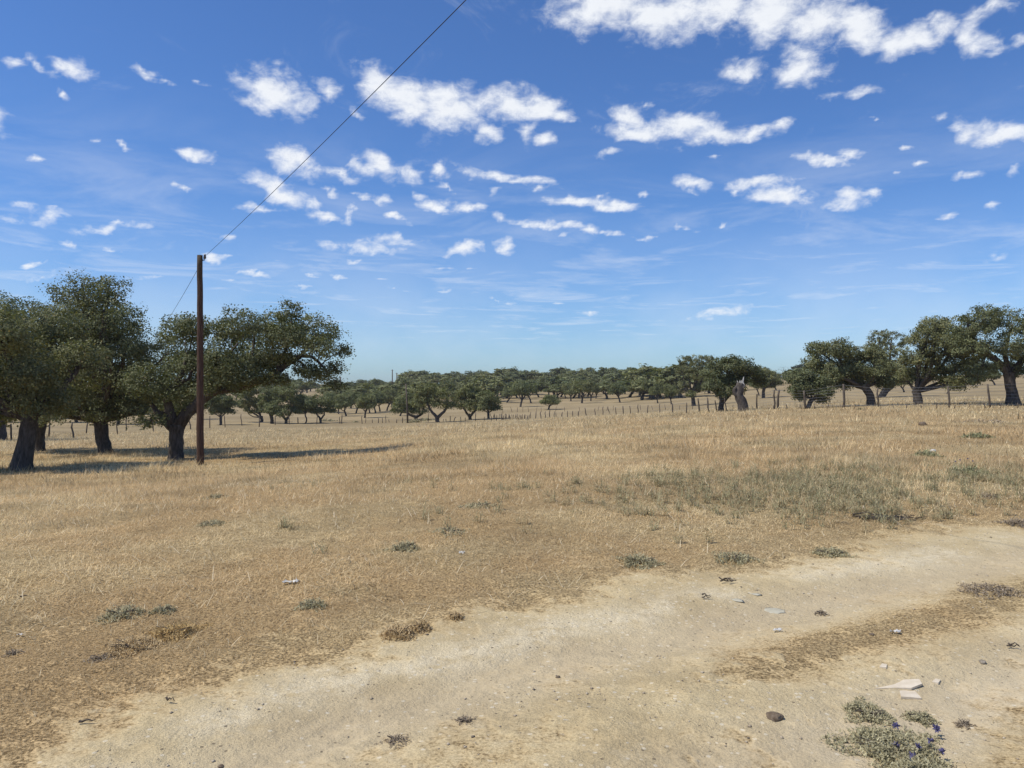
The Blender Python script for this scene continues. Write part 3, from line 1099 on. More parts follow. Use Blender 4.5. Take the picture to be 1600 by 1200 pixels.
hand_tree((275, 718), [(275, 722, 12.5), (275, 700, 11), (275, 678, 11), (277, 662, 12.5)],
          [(262, 520, 34), (300, 512, 28, .8), (345, 518, 34, .75), (398, 512, 34, .75), (436, 512, 32), (455, 490, 20), (482, 518, 36), (506, 548, 24), (385, 555, 42, .7), (335, 556, 34), (268, 568, 36), (430, 556, 30), (262, 610, 34), (300, 605, 20, .7), (240, 640, 28), (365, 592, 28, .6, -.8), (405, 590, 24, .6, -.7), (335, 606, 18, .6, -.9), (435, 592, 18, .6, -.6), (498, 585, 20, .8), (520, 545, 14), (325, 580, 22), (455, 530, 30), (285, 640, 20, .6), (300, 570, 30), (308, 602, 24), (335, 590, 24), (365, 570, 30), (410, 570, 28), (380, 598, 24, .6), (430, 590, 20, .6), (350, 600, 20), (235, 600, 34), (250, 655, 20, .6), (475, 575, 20), (520, 575, 16), (510, 600, 14, .7)],
          'broad oak just left of the telephone pole with a long limb reaching right', 76000, .085, 4, group=GL, sig=.17, depth=1.6, fat=.99,
          limbs=[[(276, 668, 10), (296, 640, 9), (322, 618, 6.5), (350, 606, 5.4), (398, 598, 5), (430, 584, 4.6), (452, 566, 4.6), (470, 556, 3.2)],
                 [(452, 566, 4), (470, 555, 3), (488, 558, 2.4), (506, 572, 1.8), (518, 590, 1.1)],
                 [(470, 556, 2.5), (482, 540, 2), (494, 522, 1.2)], [(430, 588, 3.2), (440, 560, 2.4), (450, 530, 1.6), (455, 500, 1)],
                 [(300, 638, 6), (316, 612, 4.5), (328, 590, 3.6), (336, 565, 2.2)], [(345, 607, 4.5), (340, 590, 3.4), (352, 560, 2.4), (372, 535, 1.4)],
                 [(274, 668, 9), (264, 636, 7), (262, 610, 5), (285, 582, 3.4), (292, 555, 2)], [(272, 670, 8), (250, 648, 5), (236, 630, 3)],
                 [(264, 620, 4), (278, 600, 3.4), (296, 588, 2.4), (305, 560, 1.4)], [(398, 598, 4), (402, 578, 3), (395, 550, 2), (398, 520, 1.2)]])
hand_tree((3, 688), [(3, 690, 8), (2, 672, 7), (0, 655, 7)],
          [(-40, 560, 45), (10, 570, 42), (-10, 610, 45), (35, 625, 34), (-60, 620, 40)],
          'oak further back, its trunk cut by the left edge of the photo', 16000, .12, 5, group=GL)

GR = 'oaks beyond the wire fence on the right'
hand_tree((1583, 633), [(1583, 636, 11), (1581, 612, 8), (1578, 592, 8), (1577, 580, 9)],
          [(1508, 512, 30), (1540, 500, 26), (1580, 505, 28), (1612, 510, 34), (1500, 545, 26), (1535, 535, 34), (1575, 540, 36), (1620, 550, 40), (1655, 540, 38), (1545, 572, 24), (1520, 588, 16), (1600, 575, 26), (1655, 580, 30), (1490, 530, 20)],
          'largest oak on the right, wide crown cut by the right edge', 46000, .13, 11, group=GR, depth=1.6,
          limbs=[[(1578, 586, 6.5), (1556, 562, 5), (1532, 545, 4), (1520, 527, 2.6), (1512, 505, 1.4)], [(1578, 586, 6), (1594, 566, 4.5), (1612, 548, 3), (1632, 530, 1.6)],
                 [(1577, 582, 5), (1570, 556, 3.5), (1576, 528, 2), (1582, 505, 1)]])
hand_tree((1435, 632), [(1435, 635, 7.5), (1433, 618, 6.5), (1432, 606, 6.5)],
          [(1455, 512, 20), (1478, 512, 24), (1440, 530, 24), (1470, 545, 32), (1430, 560, 26), (1500, 555, 28), (1455, 578, 30), (1490, 590, 24), (1425, 590, 20), (1512, 525, 18), (1470, 600, 18)],
          'rounded oak left of the largest one, thick trunk behind the wire fence', 28000, .14, 12, group=GR, depth=1.3)
hand_tree((1379, 621), [(1376, 623, 5.5), (1382, 612, 5), (1392, 602, 5)],
          [(1380, 532, 20), (1398, 535, 22), (1368, 556, 24), (1400, 562, 26), (1385, 585, 26), (1412, 588, 18), (1350, 585, 16)],
          'dark oak standing behind and between the two nearer trunks on the right', 18000, .17, 13, group=GR, depth=1.3)
hand_tree((1361, 634), [(1361, 637, 7), (1360, 620, 6), (1354, 608, 6), (1348, 600, 6.5)],
          [(1284, 546, 17), (1305, 548, 20), (1327, 552, 18), (1280, 568, 17), (1305, 578, 24), (1330, 580, 22), (1345, 560, 14), (1350, 592, 17), (1372, 578, 20), (1368, 555, 16), (1318, 600, 14), (1288, 592, 12), (1385, 598, 14)],
          'oak with a two lobed crown leaning left over the wire fence', 30000, .13, 14, group=GR, depth=1.2)
hand_tree((1263, 638), [(1261, 640, 4), (1265, 630, 3.5), (1270, 621, 3.5)],
          [(1245, 592, 13), (1262, 588, 14), (1282, 597, 13), (1240, 607, 11), (1262, 608, 15), (1285, 612, 12), (1252, 618, 9), (1284, 624, 7)],
          'small low oak with a bent stem, left of the tall right hand oaks', 14000, .13, 15, group=GR, depth=.6, fat=.93)
hand_tree((1127, 643), [(1126, 646, 4.8), (1127, 632, 4), (1129, 622, 4.2)],
          [(1128, 570, 14), (1112, 580, 15), (1140, 570, 16), (1160, 574, 16), (1178, 584, 15), (1110, 602, 14), (1130, 594, 20), (1155, 592, 18), (1125, 614, 12), (1190, 596, 10), (1146, 608, 12)],
          'bushy oak just left of the broken stump, trunk behind a fence post', 22000, .14, 16, group=GR, depth=1.0,
          limbs=[[(1129, 628, 3.4), (1142, 612, 2.8), (1153, 598, 2.2), (1160, 582, 1.2)], [(1128, 626, 3), (1120, 606, 2.2), (1114, 588, 1.2)]])
hand_tree((1084, 634), [(1084, 636, 3.6), (1083, 624, 3), (1080, 612, 3)],
          [(1075, 566, 13), (1092, 566, 14), (1108, 562, 8), (1065, 580, 11), (1083, 586, 16), (1100, 584, 14), (1068, 602, 10), (1094, 606, 11), (1064, 612, 7), (1076, 616, 7)],
          'tall pale oak with hanging lower foliage, behind the bushy oak by the stump', 18000, .17, 17, group=GR, depth=1.4)
hand_tree((1193, 622), [(1193, 624, 2.8), (1193, 612, 2.4), (1194, 605, 2.4)],
          [(1180, 582, 12), (1196, 584, 13), (1210, 590, 10), (1185, 598, 13), (1205, 600, 11), (1216, 598, 7)],
          'dark oak behind the broken stump, short trunk in the pasture', 11000, .2, 18, group=GR, depth=1.2)

GF = 'oaks just beyond the valley fence'
FT = [  # base, trunk, blobs, label
 ((684, 660), [(684, 662, 3.6), (683, 654, 3.2), (683, 650, 3.4)], [(655, 615, 11), (668, 609, 12), (684, 612, 13), (700, 618, 11), (660, 628, 12), (680, 628, 14), (702, 632, 9)],
  'big rounded oak on a Y shaped trunk, right of the slim valley pole', [[(683, 652, 2.6), (674, 642, 2), (668, 630, 1.2)], [(684, 652, 2.6), (696, 640, 2), (701, 628, 1.1)]]),
 ((650, 656), [(650, 658, 3), (650, 653, 2.8), (650, 650, 2.8)], [(628, 628, 11), (640, 622, 12), (652, 628, 12), (622, 640, 9), (640, 640, 10), (660, 640, 8)],
  'low spreading oak with a forked base, directly right of the slim pole', [[(650, 652, 2), (640, 647, 1.7), (630, 640, 1)], [(650, 652, 2), (659, 646, 1.6), (662, 636, 1)]]),
 ((735, 656), [(735, 658, 2.8), (734, 651, 2.4), (732, 647, 2.4)], [(718, 618, 10), (730, 613, 11), (745, 618, 11), (724, 632, 11), (742, 634, 11)],
  'leafy oak with a forked stem, second big crown right of the slim pole', [[(733, 650, 2), (726, 640, 1.6), (721, 628, 1)], [(735, 650, 2), (743, 640, 1.6), (746, 628, 1)]]),
 ((763, 655), [(763, 657, 2.2), (763, 648, 1.9), (763, 643, 1.9)], [(755, 622, 10), (768, 622, 10), (752, 635, 9), (772, 636, 9), (763, 632, 10)],
  'compact round oak at the right end of the valley fence group', None),
 ((501, 661), [(501, 663, 2), (501, 657, 1.8), (500, 654, 1.8)], [(486, 630, 9), (498, 626, 10), (512, 630, 9), (480, 640, 7), (496, 640, 9), (514, 640, 7)],
  'small oak with a V shaped stem in front of the valley grove', [[(501, 655, 1.6), (496, 648, 1.3), (492, 638, .8)], [(501, 655, 1.6), (506, 648, 1.3), (508, 636, .8)]]),
 ((478, 662), [(477, 664, 1.3), (479, 655, 1.1), (477, 649, 1.1)], [(470, 628, 10), (482, 632, 8), (466, 640, 8)],
  'thin oak with a curved slender stem, left of the V stemmed one', None),
 ((447, 662), [(447, 664, 2.6), (447, 657, 2.2), (446, 652, 2.3)], [(436, 614, 12), (452, 612, 12), (464, 620, 10), (440, 632, 13), (458, 634, 12), (446, 645, 8)],
  'dark dense oak right of the left group, its stem forked low', [[(447, 656, 2), (440, 648, 1.5), (436, 640, 1)], [(447, 656, 2), (453, 648, 1.5), (457, 640, 1)]]),
 ((425, 662), [(425, 664, 2.8), (425, 656, 2.6), (424, 650, 2.6)], [(418, 618, 10), (430, 622, 10), (420, 636, 11), (432, 640, 9)],
  'dark oak with a thick straight trunk beside the low forked one', None),
 ((409, 660), [(409, 662, 2.6), (409, 655, 2.4), (408, 650, 2.4)], [(390, 612, 12), (404, 608, 12), (384, 626, 12), (404, 630, 12), (394, 640, 10), (376, 634, 8)],
  'dark round oak at the left end of the valley group, seen under the long limb', None),
 ((345, 664), [(345, 666, 2.2), (345, 656, 2), (345, 650, 2)], [(330, 628, 11), (345, 622, 12), (358, 630, 10), (338, 640, 10), (354, 642, 8)],
  'small oak showing through below the limb right of the telephone pole', None),
]
for i, (b, tr, bl, lab, lim) in enumerate(FT):
    hand_tree(b, tr, bl, lab, 9500, .21, 40 + i, limbs=lim, group=GF, depth=1.3, mat=M_LEAF_FAR, sig=.24, twig=5, dmin=60, fat=1.2)


# --- trees of the valley and the hill: a few shapes, copied one by one
def kit(seed, n_leaf, leaf, flat, style):
    """unit tree: 5 m tall, about 5.5 m wide"""
    g = np.random.default_rng(seed)
    lean = g.normal(0, .35, 2)
    th = g.uniform(1.2, 1.7)
    tr = [(0, 0, -.1, .24), (lean[0] * .4, lean[1] * .4, th * .5, .19), (lean[0], lean[1], th, .2)]
    bl = []
    nb = int(g.integers(7, 11))
    for k in range(nb):
        a = 6.283 * k / nb + g.uniform(-.4, .4)
        rr = g.uniform(1.0, 1.85)
        bl.append((lean[0] + rr * math.cos(a), lean[1] + rr * math.sin(a), g.uniform(2.3, 3.3), g.uniform(.75, 1.1), g.uniform(.75, 1.1), g.uniform(.6, .85) * flat))
    for k in range(3):
        bl.append((lean[0] + g.normal(0, .6), lean[1] + g.normal(0, .6), g.uniform(3.3, 4.1), 1.1, 1.1, .85 * flat))
    lm, tw = auto_limbs(tr, bl, g, 2)
    return (trunk_mesh('trunk', tr, lm[::2], M_BARK, g, 7, tw), crown_mesh('crown', bl, n_leaf, leaf, M_LEAF_FAR, g, 36, .26))


MID = [kit(100 + k, 7000, .25, 1, 0) for k in range(8)]
FAR = [kit(200 + k, 2600, .40, 1, 0) for k in range(7)]
KIT_H, KIT_W = 4.75, 5.3


def kit_tree(px, py, hpx, wpx, k, label, group, kits, dmin=40, cat='oak tree'):
    x, d, z = spot(px, py, dmin)
    hs = hpx * d / F / KIT_H
    ws = wpx * d / F / KIT_W if wpx else hs * random.uniform(.95, 1.3)
    o = thing('oak_tree', label, cat, (x, d, z - .05), group, random.uniform(0, 6.28))
    for nm, me in zip(('trunk', 'crown'), kits[k % len(kits)]):
        c = link(nm, me, o)
    o.scale = (ws, ws, hs)
    return o


random.seed(5)
GM = 'oaks standing apart in the valley pasture'
MT = [
 (813, 636, 42, 40, 'umbrella crowned oak on a dark trunk in mid pasture, right of the valley fence group'),
 (830, 630, 33, 30, 'oak half hidden behind the umbrella crowned oak of the mid pasture'),
 (792, 629, 22, 34, 'low oak with a Y stem left of the umbrella crowned oak'),
 (857, 640, 24, 38, 'small flat topped oak with a thin stem standing nearest the centre fence'),
 (909, 630, 37, 38, 'oak with a trunk leaning left, in the middle of the pasture'),
 (923, 627, 32, 28, 'oak close behind the left leaning one in the middle of the pasture'),
 (931, 623, 26, 22, 'smaller oak right behind the pair in the middle of the pasture'),
 (892, 627, 28, 28, 'oak left of the leaning oak in mid pasture, thin trunk'),
 (884, 623, 24, 26, 'pale oak furthest left behind the leaning oak'),
 (969, 629, 32, 34, 'dome shaped oak on a forked trunk alone in the pasture'),
 (949, 617, 22, 22, 'small oak far back between the leaning oak and the dome shaped oak'),
 (1001, 623, 24, 22, 'oak with a thin trunk right of the dome shaped oak'),
 (1018, 625, 32, 26, 'tall oak, left one of three standing in a row near the fence posts'),
 (1028, 630, 32, 26, 'middle oak of three standing in a row near the fence posts'),
 (1049, 632, 34, 26, 'right oak of three standing in a row, dark trunk near the fence posts'),
 (1186, 618, 30, 26, 'oak glimpsed behind the dark oak at the stump'),
 (1413, 613, 26, 34, 'distant oak under the right hand crowns, in the gap left of the thick trunk'),
 (1519, 602, 22, 34, 'distant oak seen under the crown of the largest right hand oak'),
 (1555, 602, 24, 32, 'distant oak with hanging foliage beside the largest right hand trunk'),
 (1480, 615, 24, 30, 'low oak behind the fence between two right hand trunks'),
]
for i, (px, py, h, w, lab) in enumerate(MT):
    kit_tree(px, py, h, w, i, lab, GM, MID)
GB = 'oaks of the valley grove'
grove = [(541, 650, 34, 34), (529, 647, 32, 30), (556, 646, 33, 34), (570, 653, 38, 38), (578, 646, 32, 30), (587, 645, 32, 32), (594, 643, 31, 30), (604, 642, 34, 34), (625, 650, 30, 34), (515, 645, 32, 34), (612, 636, 28, 34), (548, 638, 28, 36)]
words = ['dark trunk at the front of the valley grove, third from its left end', 'slim trunk at the left of the valley grove', 'trunk set back in the middle of the valley grove', 'bent dark trunk nearest the fence in the valley grove',
         'short trunk right behind the bent one in the valley grove', 'leaning trunk among the middle of the valley grove', 'thin trunk in the right half of the valley grove', 'last dark trunk at the right end of the valley grove',
         'low crown beside the slim pole at the edge of the valley grove', 'crown at the far left of the valley grove, under the overhanging limb', 'crown showing above the right end of the valley grove', 'crown showing above the middle of the valley grove']
for i, ((px, py, h, w), wd) in enumerate(zip(grove, words)):
    kit_tree(px, py, h, w, i + 3, 'oak with ' + wd, GB, MID, 60)

# behind the left group: crowns low between the trunks
GC = 'oaks behind the left group, seen between its trunks'
for i, (px, py, h, w) in enumerate([(185, 663, 58, 60), (225, 660, 55, 55), (255, 664, 48, 50), (120, 660, 50, 60), (15, 660, 45, 60), (70, 655, 45, 60), (310, 655, 40, 48), (205, 648, 40, 50), (150, 650, 40, 50)]):
    kit_tree(px, py, h, w, i, 'dark oak of the row behind the left group, ' + ('sixth', 'seventh', 'eighth', 'third', 'first', 'second', 'ninth', 'fifth', 'fourth')[i] + ' from left', GC, MID, 60)

# the wooded hill: rows of oaks getting smaller towards the skyline
rows = [
 # label, px range, depth range, height range (m), count
 ('skyline oak between long left limb and twin poles', (505, 612), (330, 430), (4.2, 5.2), 16),
 ('slope oak below skyline, left of twin poles', (510, 620), (200, 310), (3.6, 4.8), 17),
 ('skyline oak just right of twin poles', (642, 720), (350, 415), (4.8, 7.4), 16),
 ('hillside oak behind the forked valley fence oaks', (625, 780), (205, 330), (4.3, 6.0), 24),
 ('skyline oak above the umbrella crowned oak', (722, 860), (345, 420), (5.2, 7.6), 22),
 ('upper pasture oak behind the umbrella crowned oak', (780, 900), (215, 330), (4.6, 6.2), 22),
 ('skyline oak above leaning and dome shaped oaks', (862, 1005), (330, 410), (5.0, 7.4), 22),
 ('oak below the skyline, right of centre', (900, 1050), (210, 310), (4.8, 6.6), 26),
 ('taller clump oak left of tall pale oak', (1000, 1072), (180, 290), (5.2, 7.4), 14),
 ('distant rise oak behind the bushy oak and stump', (1090, 1260), (170, 300), (3.6, 5.0), 13),
 ('distant rise oak behind the right hand oaks', (1270, 1590), (190, 330), (3.6, 5.4), 14),
 ('low horizon oak far behind the left group', (250, 500), (230, 420), (4.2, 6.0), 26),
]
ORD = 'first second third fourth fifth sixth seventh eighth ninth tenth eleventh twelfth thirteenth fourteenth fifteenth sixteenth seventeenth eighteenth nineteenth twentieth twenty-first twenty-second twenty-third twenty-fourth twenty-fifth twenty-sixth'.split()
for lab, (a, b), (d0, d1), (h0, h1), n in rows:
    for k in range(n):
        px = a + (b - a) * (k + random.uniform(.1, .9)) / n
        d = random.uniform(d0, d1)
        x = (px - 800) / F * d
        hs = random.uniform(h0 * .8, h1 * 1.12) / KIT_H
        w = hs * random.uniform(1.15, 2.0)
        look = ('low ' if hs * KIT_H < (h0 + h1) / 2 else 'tall ') + ('broad' if w / hs > 1.55 else 'narrow')
        o = thing('oak_tree', f'{look} {lab}, {ORD[k]} from left', 'oak tree', (x, d, H(x, d) - .1), 'oaks covering the far hill', random.uniform(0, 6.28))
        for nm, me in zip(('trunk', 'crown'), FAR[random.randrange(len(FAR))]):
            link(nm, me, o)
        o.scale = (w, w, hs)

# flat topped pines on the right skyline
for base, bl, lab, sd in [((1219, 590), [(1212, 571, 8, .55), (1224, 567, 9, .55), (1234, 571, 9, .5), (1206, 575, 6, .5)], 'dark umbrella pine on the skyline, larger of two, left of the tall right hand oaks', 70),
                          ((1248, 590), [(1242, 575, 6, .5), (1252, 573, 7, .5), (1259, 576, 5, .5)], 'small dark umbrella pine touching the larger one on its right', 71)]:
    hand_tree(base, [(base[0], base[1] + 1, 1.4), (base[0] - .6, base[1] - 6, 1.1), (base[0], base[1] - 12, 1.1)], bl, lab, 6500, .3, sd, group='umbrella pines on the skyline', depth=.8, mat=M_LEAF_PINE, sig=.24, twig=3, cat='pine tree', name='pine_tree', under=.3, dmin=150)


# ------------------------------------------------------------------ the broken stump
def build_stump():
    g = np.random.default_rng(9)
    bx, by = 1163, 643
    x, d, z = spot(bx, by)
    u = d / F
    t = thing('tree_stump', 'broken grey brown tree stump, curved, bleached and splintered at its top', 'tree stump', (x, d, z - .03))
    mb = MB()
    P = smooth_path([((0), 0, -.06, 9 * u), (-3 * u, 0, 13 * u, 7.8 * u), (-8 * u, .03, 27 * u, 6.6 * u), (-6.5 * u, .05, 40 * u, 6.4 * u), (-5 * u, .05, 45 * u, 5.6 * u)], 16)
    mb.tube(P[:, :3], P[:, 3], 16, True, .07, g)
    link('trunk', mb.mesh('trunk', M_CORK), t)
    mb = MB()
    Q = smooth_path([(-10 * u, 0, 24 * u, 4 * u), (-16 * u, -.05, 32 * u, 3 * u), (-14 * u, -.08, 38 * u, 2.4 * u), (-10 * u, -.05, 43 * u, 1.2 * u)], 9)
    mb.tube(Q[:, :3], Q[:, 3], 9, True, .1, g)
    link('side_limb', mb.mesh('side_limb', M_CORK), t)
    mb = MB()
    for k in range(13):
        a = g.uniform(0, 6.28)
        r0 = g.uniform(1.5, 5.5) * u
        px, py = -5.5 * u + r0 * math.cos(a), .05 + r0 * math.sin(a)
        h0, h1 = g.uniform(37, 42) * u, g.uniform(46, 51) * u
        if k > 10:
            h1 = 55 * u
            px = -2 * u
        mb.tube([(px, py, h0), (px + g.normal(0, .6) * u, py, (h0 + h1) / 2), (px + (1.5 if k > 10 else g.normal(0, 1.2)) * u, py, h1)], [1.7 * u, 1.2 * u, .25 * u], 6, True, .12, g)
    link('splintered_top', mb.mesh('splintered_top', M_DEAD, False), t)


build_stump()


# ------------------------------------------------------------------ telephone pole, wires, far poles
def build_pole():
    g = np.random.default_rng(3)
    x, d, z = spot(313, 727)
    u = d / F
    top = (727 - 398) * u
    t = thing('telephone_pole', 'tall dark brown wooden telephone pole standing right of the shaded oaks', 'pole', (x, d, z - .02))
    mb = MB()
    n = 22
    P = np.stack([np.linspace(0, -.6 * u, n), np.zeros(n), np.linspace(-.1, top, n)], 1)
    P[1:-1, :2] += g.normal(0, .004, (n - 2, 2))
    mb.tube(P, np.linspace(5.6 * u, 4.1 * u, n), 16, True, .015, g)
    pm = NT('creosoted_pole')
    v = pm.stretch((30, 30, 1.6))
    nn = pm.noise(1.5, 6, .7, vec=v)
    c = pm.mix(pm.rng(nn, .32, .68), (.046, .025, .017), (.125, .070, .047))
    ck = pm.noise(2.2, 3, .5, vec=pm.stretch((55, 55, .7)))
    c = pm.mix(pm.rng(ck, .60, .68, 0, .75), c, (.016, .010, .008))
    c = pm.mix(pm.rng(pm.noise(1.1, 4, .6), .5, .75, 0, .45), c, (.16, .115, .09))
    sp = pm.N.new('ShaderNodeSeparateXYZ')
    pm.L.new(pm.pos(), sp.inputs[0])
    c = pm.mix(pm.rng(sp.outputs[2], top * .72, top * 1.05, 0, .6), c, (.060, .056, .034))
    pm.put(pm.b.inputs['Base Color'], c)
    pm.b.inputs['Roughness'].default_value = .85
    pm.bump(nn, .015)
    link('shaft', mb.mesh('shaft', pm.m), t)
    iron = plain('old_iron', (.03, .03, .035), (.06, .05, .05), .6, 30)
    mb = MB()
    mb.tube([(3.2 * u, 0, top - .17), (7.2 * u, -.02, top - .16), (7.4 * u, -.02, top - .10)], [.016, .014, .012], 8)
    link('bracket', mb.mesh('bracket', iron), t)
    mb = MB()
    mb.tube([(7.4 * u, -.02, top - .12), (7.4 * u, -.02, top - .08), (7.4 * u, -.02, top - .02), (7.4 * u, -.02, top + .03)], [.03, .048, .036, .03], 12)
    link('insulator', mb.mesh('insulator', plain('glazed_insulator', (.05, .035, .03), (.09, .07, .06), .25, 20, .5)), t)
    return np.array([x + 7.4 * u, d - .02, z + top - .06])


TOP = build_pole()
M_WIRE = plain('wire', (.018, .018, .022), None, .5, 1, .3)


def wire(a, b, sag, r, label):
    a, b = np.array(a, float), np.array(b, float)
    t = np.linspace(0, 1, 60)
    P = a + (b - a) * t[:, None]
    P[:, 2] -= sag * 4 * t * (1 - t)
    mb = MB()
    mb.tube(P, r, 6)
    tag(link('telephone_wire', mb.mesh('telephone_wire', M_WIRE)), label, 'wire', 'spans of the telephone line')


# the span passes overhead, through the top of the frame, to the next pole behind the viewer
q = np.array([(728 - 800) / F * 9.3, 9.3, EYE + 600 / F * 9.3 + .29])
dirv = (q - TOP) / (TOP[1] - q[1])
end = TOP + dirv * 46
end[2] += .35
wire(TOP, end, .45, .0058, 'black telephone wire running from the pole up across the sky')
far_end = np.array([-35.0, 72.0, 3.55])
wire(TOP, far_end, .75, .008, 'thin wire going down from the pole into the crown of the left oaks')

GP = 'far poles on the skyline'
for px, yb, yt, d, lab in [(532, 608, 588, 300, 'far thin pole on the skyline near the long left limb'), (613, 598, 577, 330, 'taller of the twin far poles on the skyline'), (620, 599, 582, 345, 'shorter right one of the twin far poles on the skyline'), (522, 607, 597, 330, 'shortest far pole, leftmost beside the overhanging limb')]:
    x = (px - 800) / F * d
    z0 = H(x, d)
    zt = EYE + (600 - yt) / F * d
    t = thing('far_pole', lab, 'pole', (x, d, z0 - .1), GP)
    mb = MB()
    mb.tube([(0, 0, 0), (0, 0, (zt - z0) * .5), (0, 0, zt - z0)], [.24, .22, .2], 8)
    link('shaft', mb.mesh('shaft', M_STAKE), t)
    mb = MB()
    mb.tube([(-.5, 0, zt - z0 - .35), (.5, 0, zt - z0 - .35)], .06, 6)
    link('crossarm', mb.mesh('crossarm', M_STAKE), t)
x, d, z = spot(637, 661, 60)
t = thing('slim_pole', 'slim tall grey pole rising beside the fence in the valley', 'pole', (x, d, z - .05))
mb = MB()
mb.tube([(0, 0, 0), (-.08, 0, 61 * d / F * .5), (-.25, 0, 62 * d / F)], [.13, .115, .09], 8)
link('shaft', mb.mesh('shaft', M_STAKE), t)
mb = MB()
mb.tube([(-.40, 0, 59.5 * d / F), (-.1, 0, 59.5 * d / F)], .04, 6)
link('bracket', mb.mesh('bracket', M_STAKE), t)


# ------------------------------------------------------------------ fences
def stake(seed, h=1.0, r=.05):
    g = np.random.default_rng(seed)
    mb = MB()
    mb.tube([(0, 0, -.1), (g.normal(0, .02), g.normal(0, .02), .35 * h), (g.normal(0, .03), g.normal(0, .02), .7 * h), (g.normal(0, .03), 0, h)], [r * 1.05, r, r * .95, r * .8], 7, True, .08, g)
    return mb.mesh('fence_post', M_STAKE)


STAKES = [stake(300 + k) for k in range(7)]
WIREM = plain('fence_wire', (.24, .24, .25), None, .5, 1, .4)


def fence(label, posts, wires, seed, thick=1.0, wr=.004, dmin=20):
    """posts: (px, py of the foot, height px, lean px at the top)"""
    g = random.Random(seed)
    pts = []
    for p in posts:
        x, d, z = spot(p[0], p[1], dmin)
        pts.append((x, d, z, p[2] * d / F, (p[3] if len(p) > 3 else 0) * d / F))
    o = pts[0]
    t = thing('wire_fence', label, 'fence', o[:3])
    for x, y, z, h, l in pts:
        c = link('fence_post', STAKES[g.randrange(len(STAKES))], t, (x - o[0], y - o[1], z - o[2]))
        c.rotation_euler = (g.uniform(-.05, .05), math.atan2(l, h) + g.uniform(-.08, .08), g.uniform(0, .3))
        k = thick * g.uniform(.8, 1.25)
        c.scale = (k, k, h)
    for f in wires:
        mb = MB()
        P = [(x - o[0] + l * f, y - o[1], z - o[2] + h * f) for x, y, z, h, l in pts]
        mb.tube(P, wr, 4)
        link('wire', mb.mesh('wire', WIREM, False), t)


fence('long wire fence of dark stakes crossing behind the left oaks and the telephone pole',
      [(-60, 692, 26), (-22, 689, 26), (18, 687, 25), (76, 682, 24), (115, 685, 25), (135, 677, 18, 1), (184, 679, 21, -2), (197, 673, 18), (240, 674, 15), (298, 671, 19, -1), (328, 669, 19, -1), (352, 668, 19, -1), (378, 665, 18, -1), (405, 667, 18, -1), (430, 664, 14), (452, 663, 13), (466, 662, 10), (495, 663, 16), (531, 662, 11), (534, 662, 14)],
      (.35, .65, .92), 1, 1.15, dmin=30)
VP = [(566, 662, 13), (571, 661, 9), (582, 661, 6), (591, 661, 8), (598, 661, 9), (603, 661, 12), (608, 660, 5), (620, 661, 6), (629, 661, 9), (658, 660, 7), (669, 660, 15), (692, 660, 6, 2), (697, 660, 6), (703, 659, 9), (709, 659, 8, 2), (720, 658, 7), (727, 658, 6), (743, 658, 14), (757, 657, 6), (768, 657, 7), (776, 657, 8), (784, 657, 13), (790, 656, 9)]
fence('low fence of short crooked stakes along the valley oaks beside the slim pole', VP, (.5, .9), 2, .9, dmin=60)
# tight palisade in the middle
random.seed(8)
PAL = []
px = 768.0
while px < 826:
    PAL.append((px, 655.5 + random.uniform(-1, .6), random.uniform(5.5, 9.5), random.uniform(-2, 2)))
    px += random.uniform(1.6, 2.6)
fence('short dense palisade of close set stakes left of centre', PAL, (.4, .8), 3, .75, dmin=60)
fence('line of dark fence stakes climbing from the palisade to the bushy oak by the stump',
      [(829, 654, 10), (837, 654, 11), (845, 654, 11), (852, 653, 10), (859, 653, 12), (866, 652, 9), (869, 652, 8), (878, 652, 8), (887, 652, 10), (895, 651, 9), (904, 651, 9), (916, 649, 12, -2), (930, 649, 11, -1), (942, 648, 13), (953, 648, 13, -2), (963, 648, 12, -1), (974, 647, 13, -1), (985, 647, 13, -1), (997, 646, 14), (1012, 646, 13), (1031, 646, 15, -1), (1051, 646, 16), (1073, 646, 17, -1), (1093, 645, 23, -3), (1107, 645, 24, -1), (1120, 643, 18, -3), (1135, 643, 22, -2)],
      (.3, .6, .9), 4, 1.0, dmin=40)
fence('row of small thin stakes in the pasture just behind the dark fence stakes',
      [(x_, 644.5 - (x_ - 780) * .016, 7 + (x_ % 3), (x_ % 5) - 2) for x_ in (786, 800, 808, 817, 826, 838, 846, 868, 882, 906, 934, 948, 958, 1001, 1020, 1040, 1062, 1082)], (.6,), 5, .6, dmin=40)
fence('tall post and wire mesh fence in front of the right hand oaks',
      [(1183, 640, 24), (1210, 640, 31), (1216, 640, 31), (1259, 639, 29, -1), (1318, 638, 38, -2), (1372, 636, 30), (1483, 637, 34), (1547, 637, 37, -3), (1618, 636, 38)],
      (.12, .26, .40, .54, .68, .82, .96), 6, 1.3, .006, dmin=20)
fence('row of short thin stakes in the grass below the right hand oaks',
      [(x_, 639.5 - (x_ - 1140) * .0035, 6 + (x_ % 4), (x_ % 3) - 1) for x_ in (1145, 1176, 1208, 1230, 1250, 1273, 1294, 1313, 1334, 1396, 1417, 1440, 1463, 1492, 1514, 1539, 1562, 1590)], (.7,), 7, .55, dmin=20)


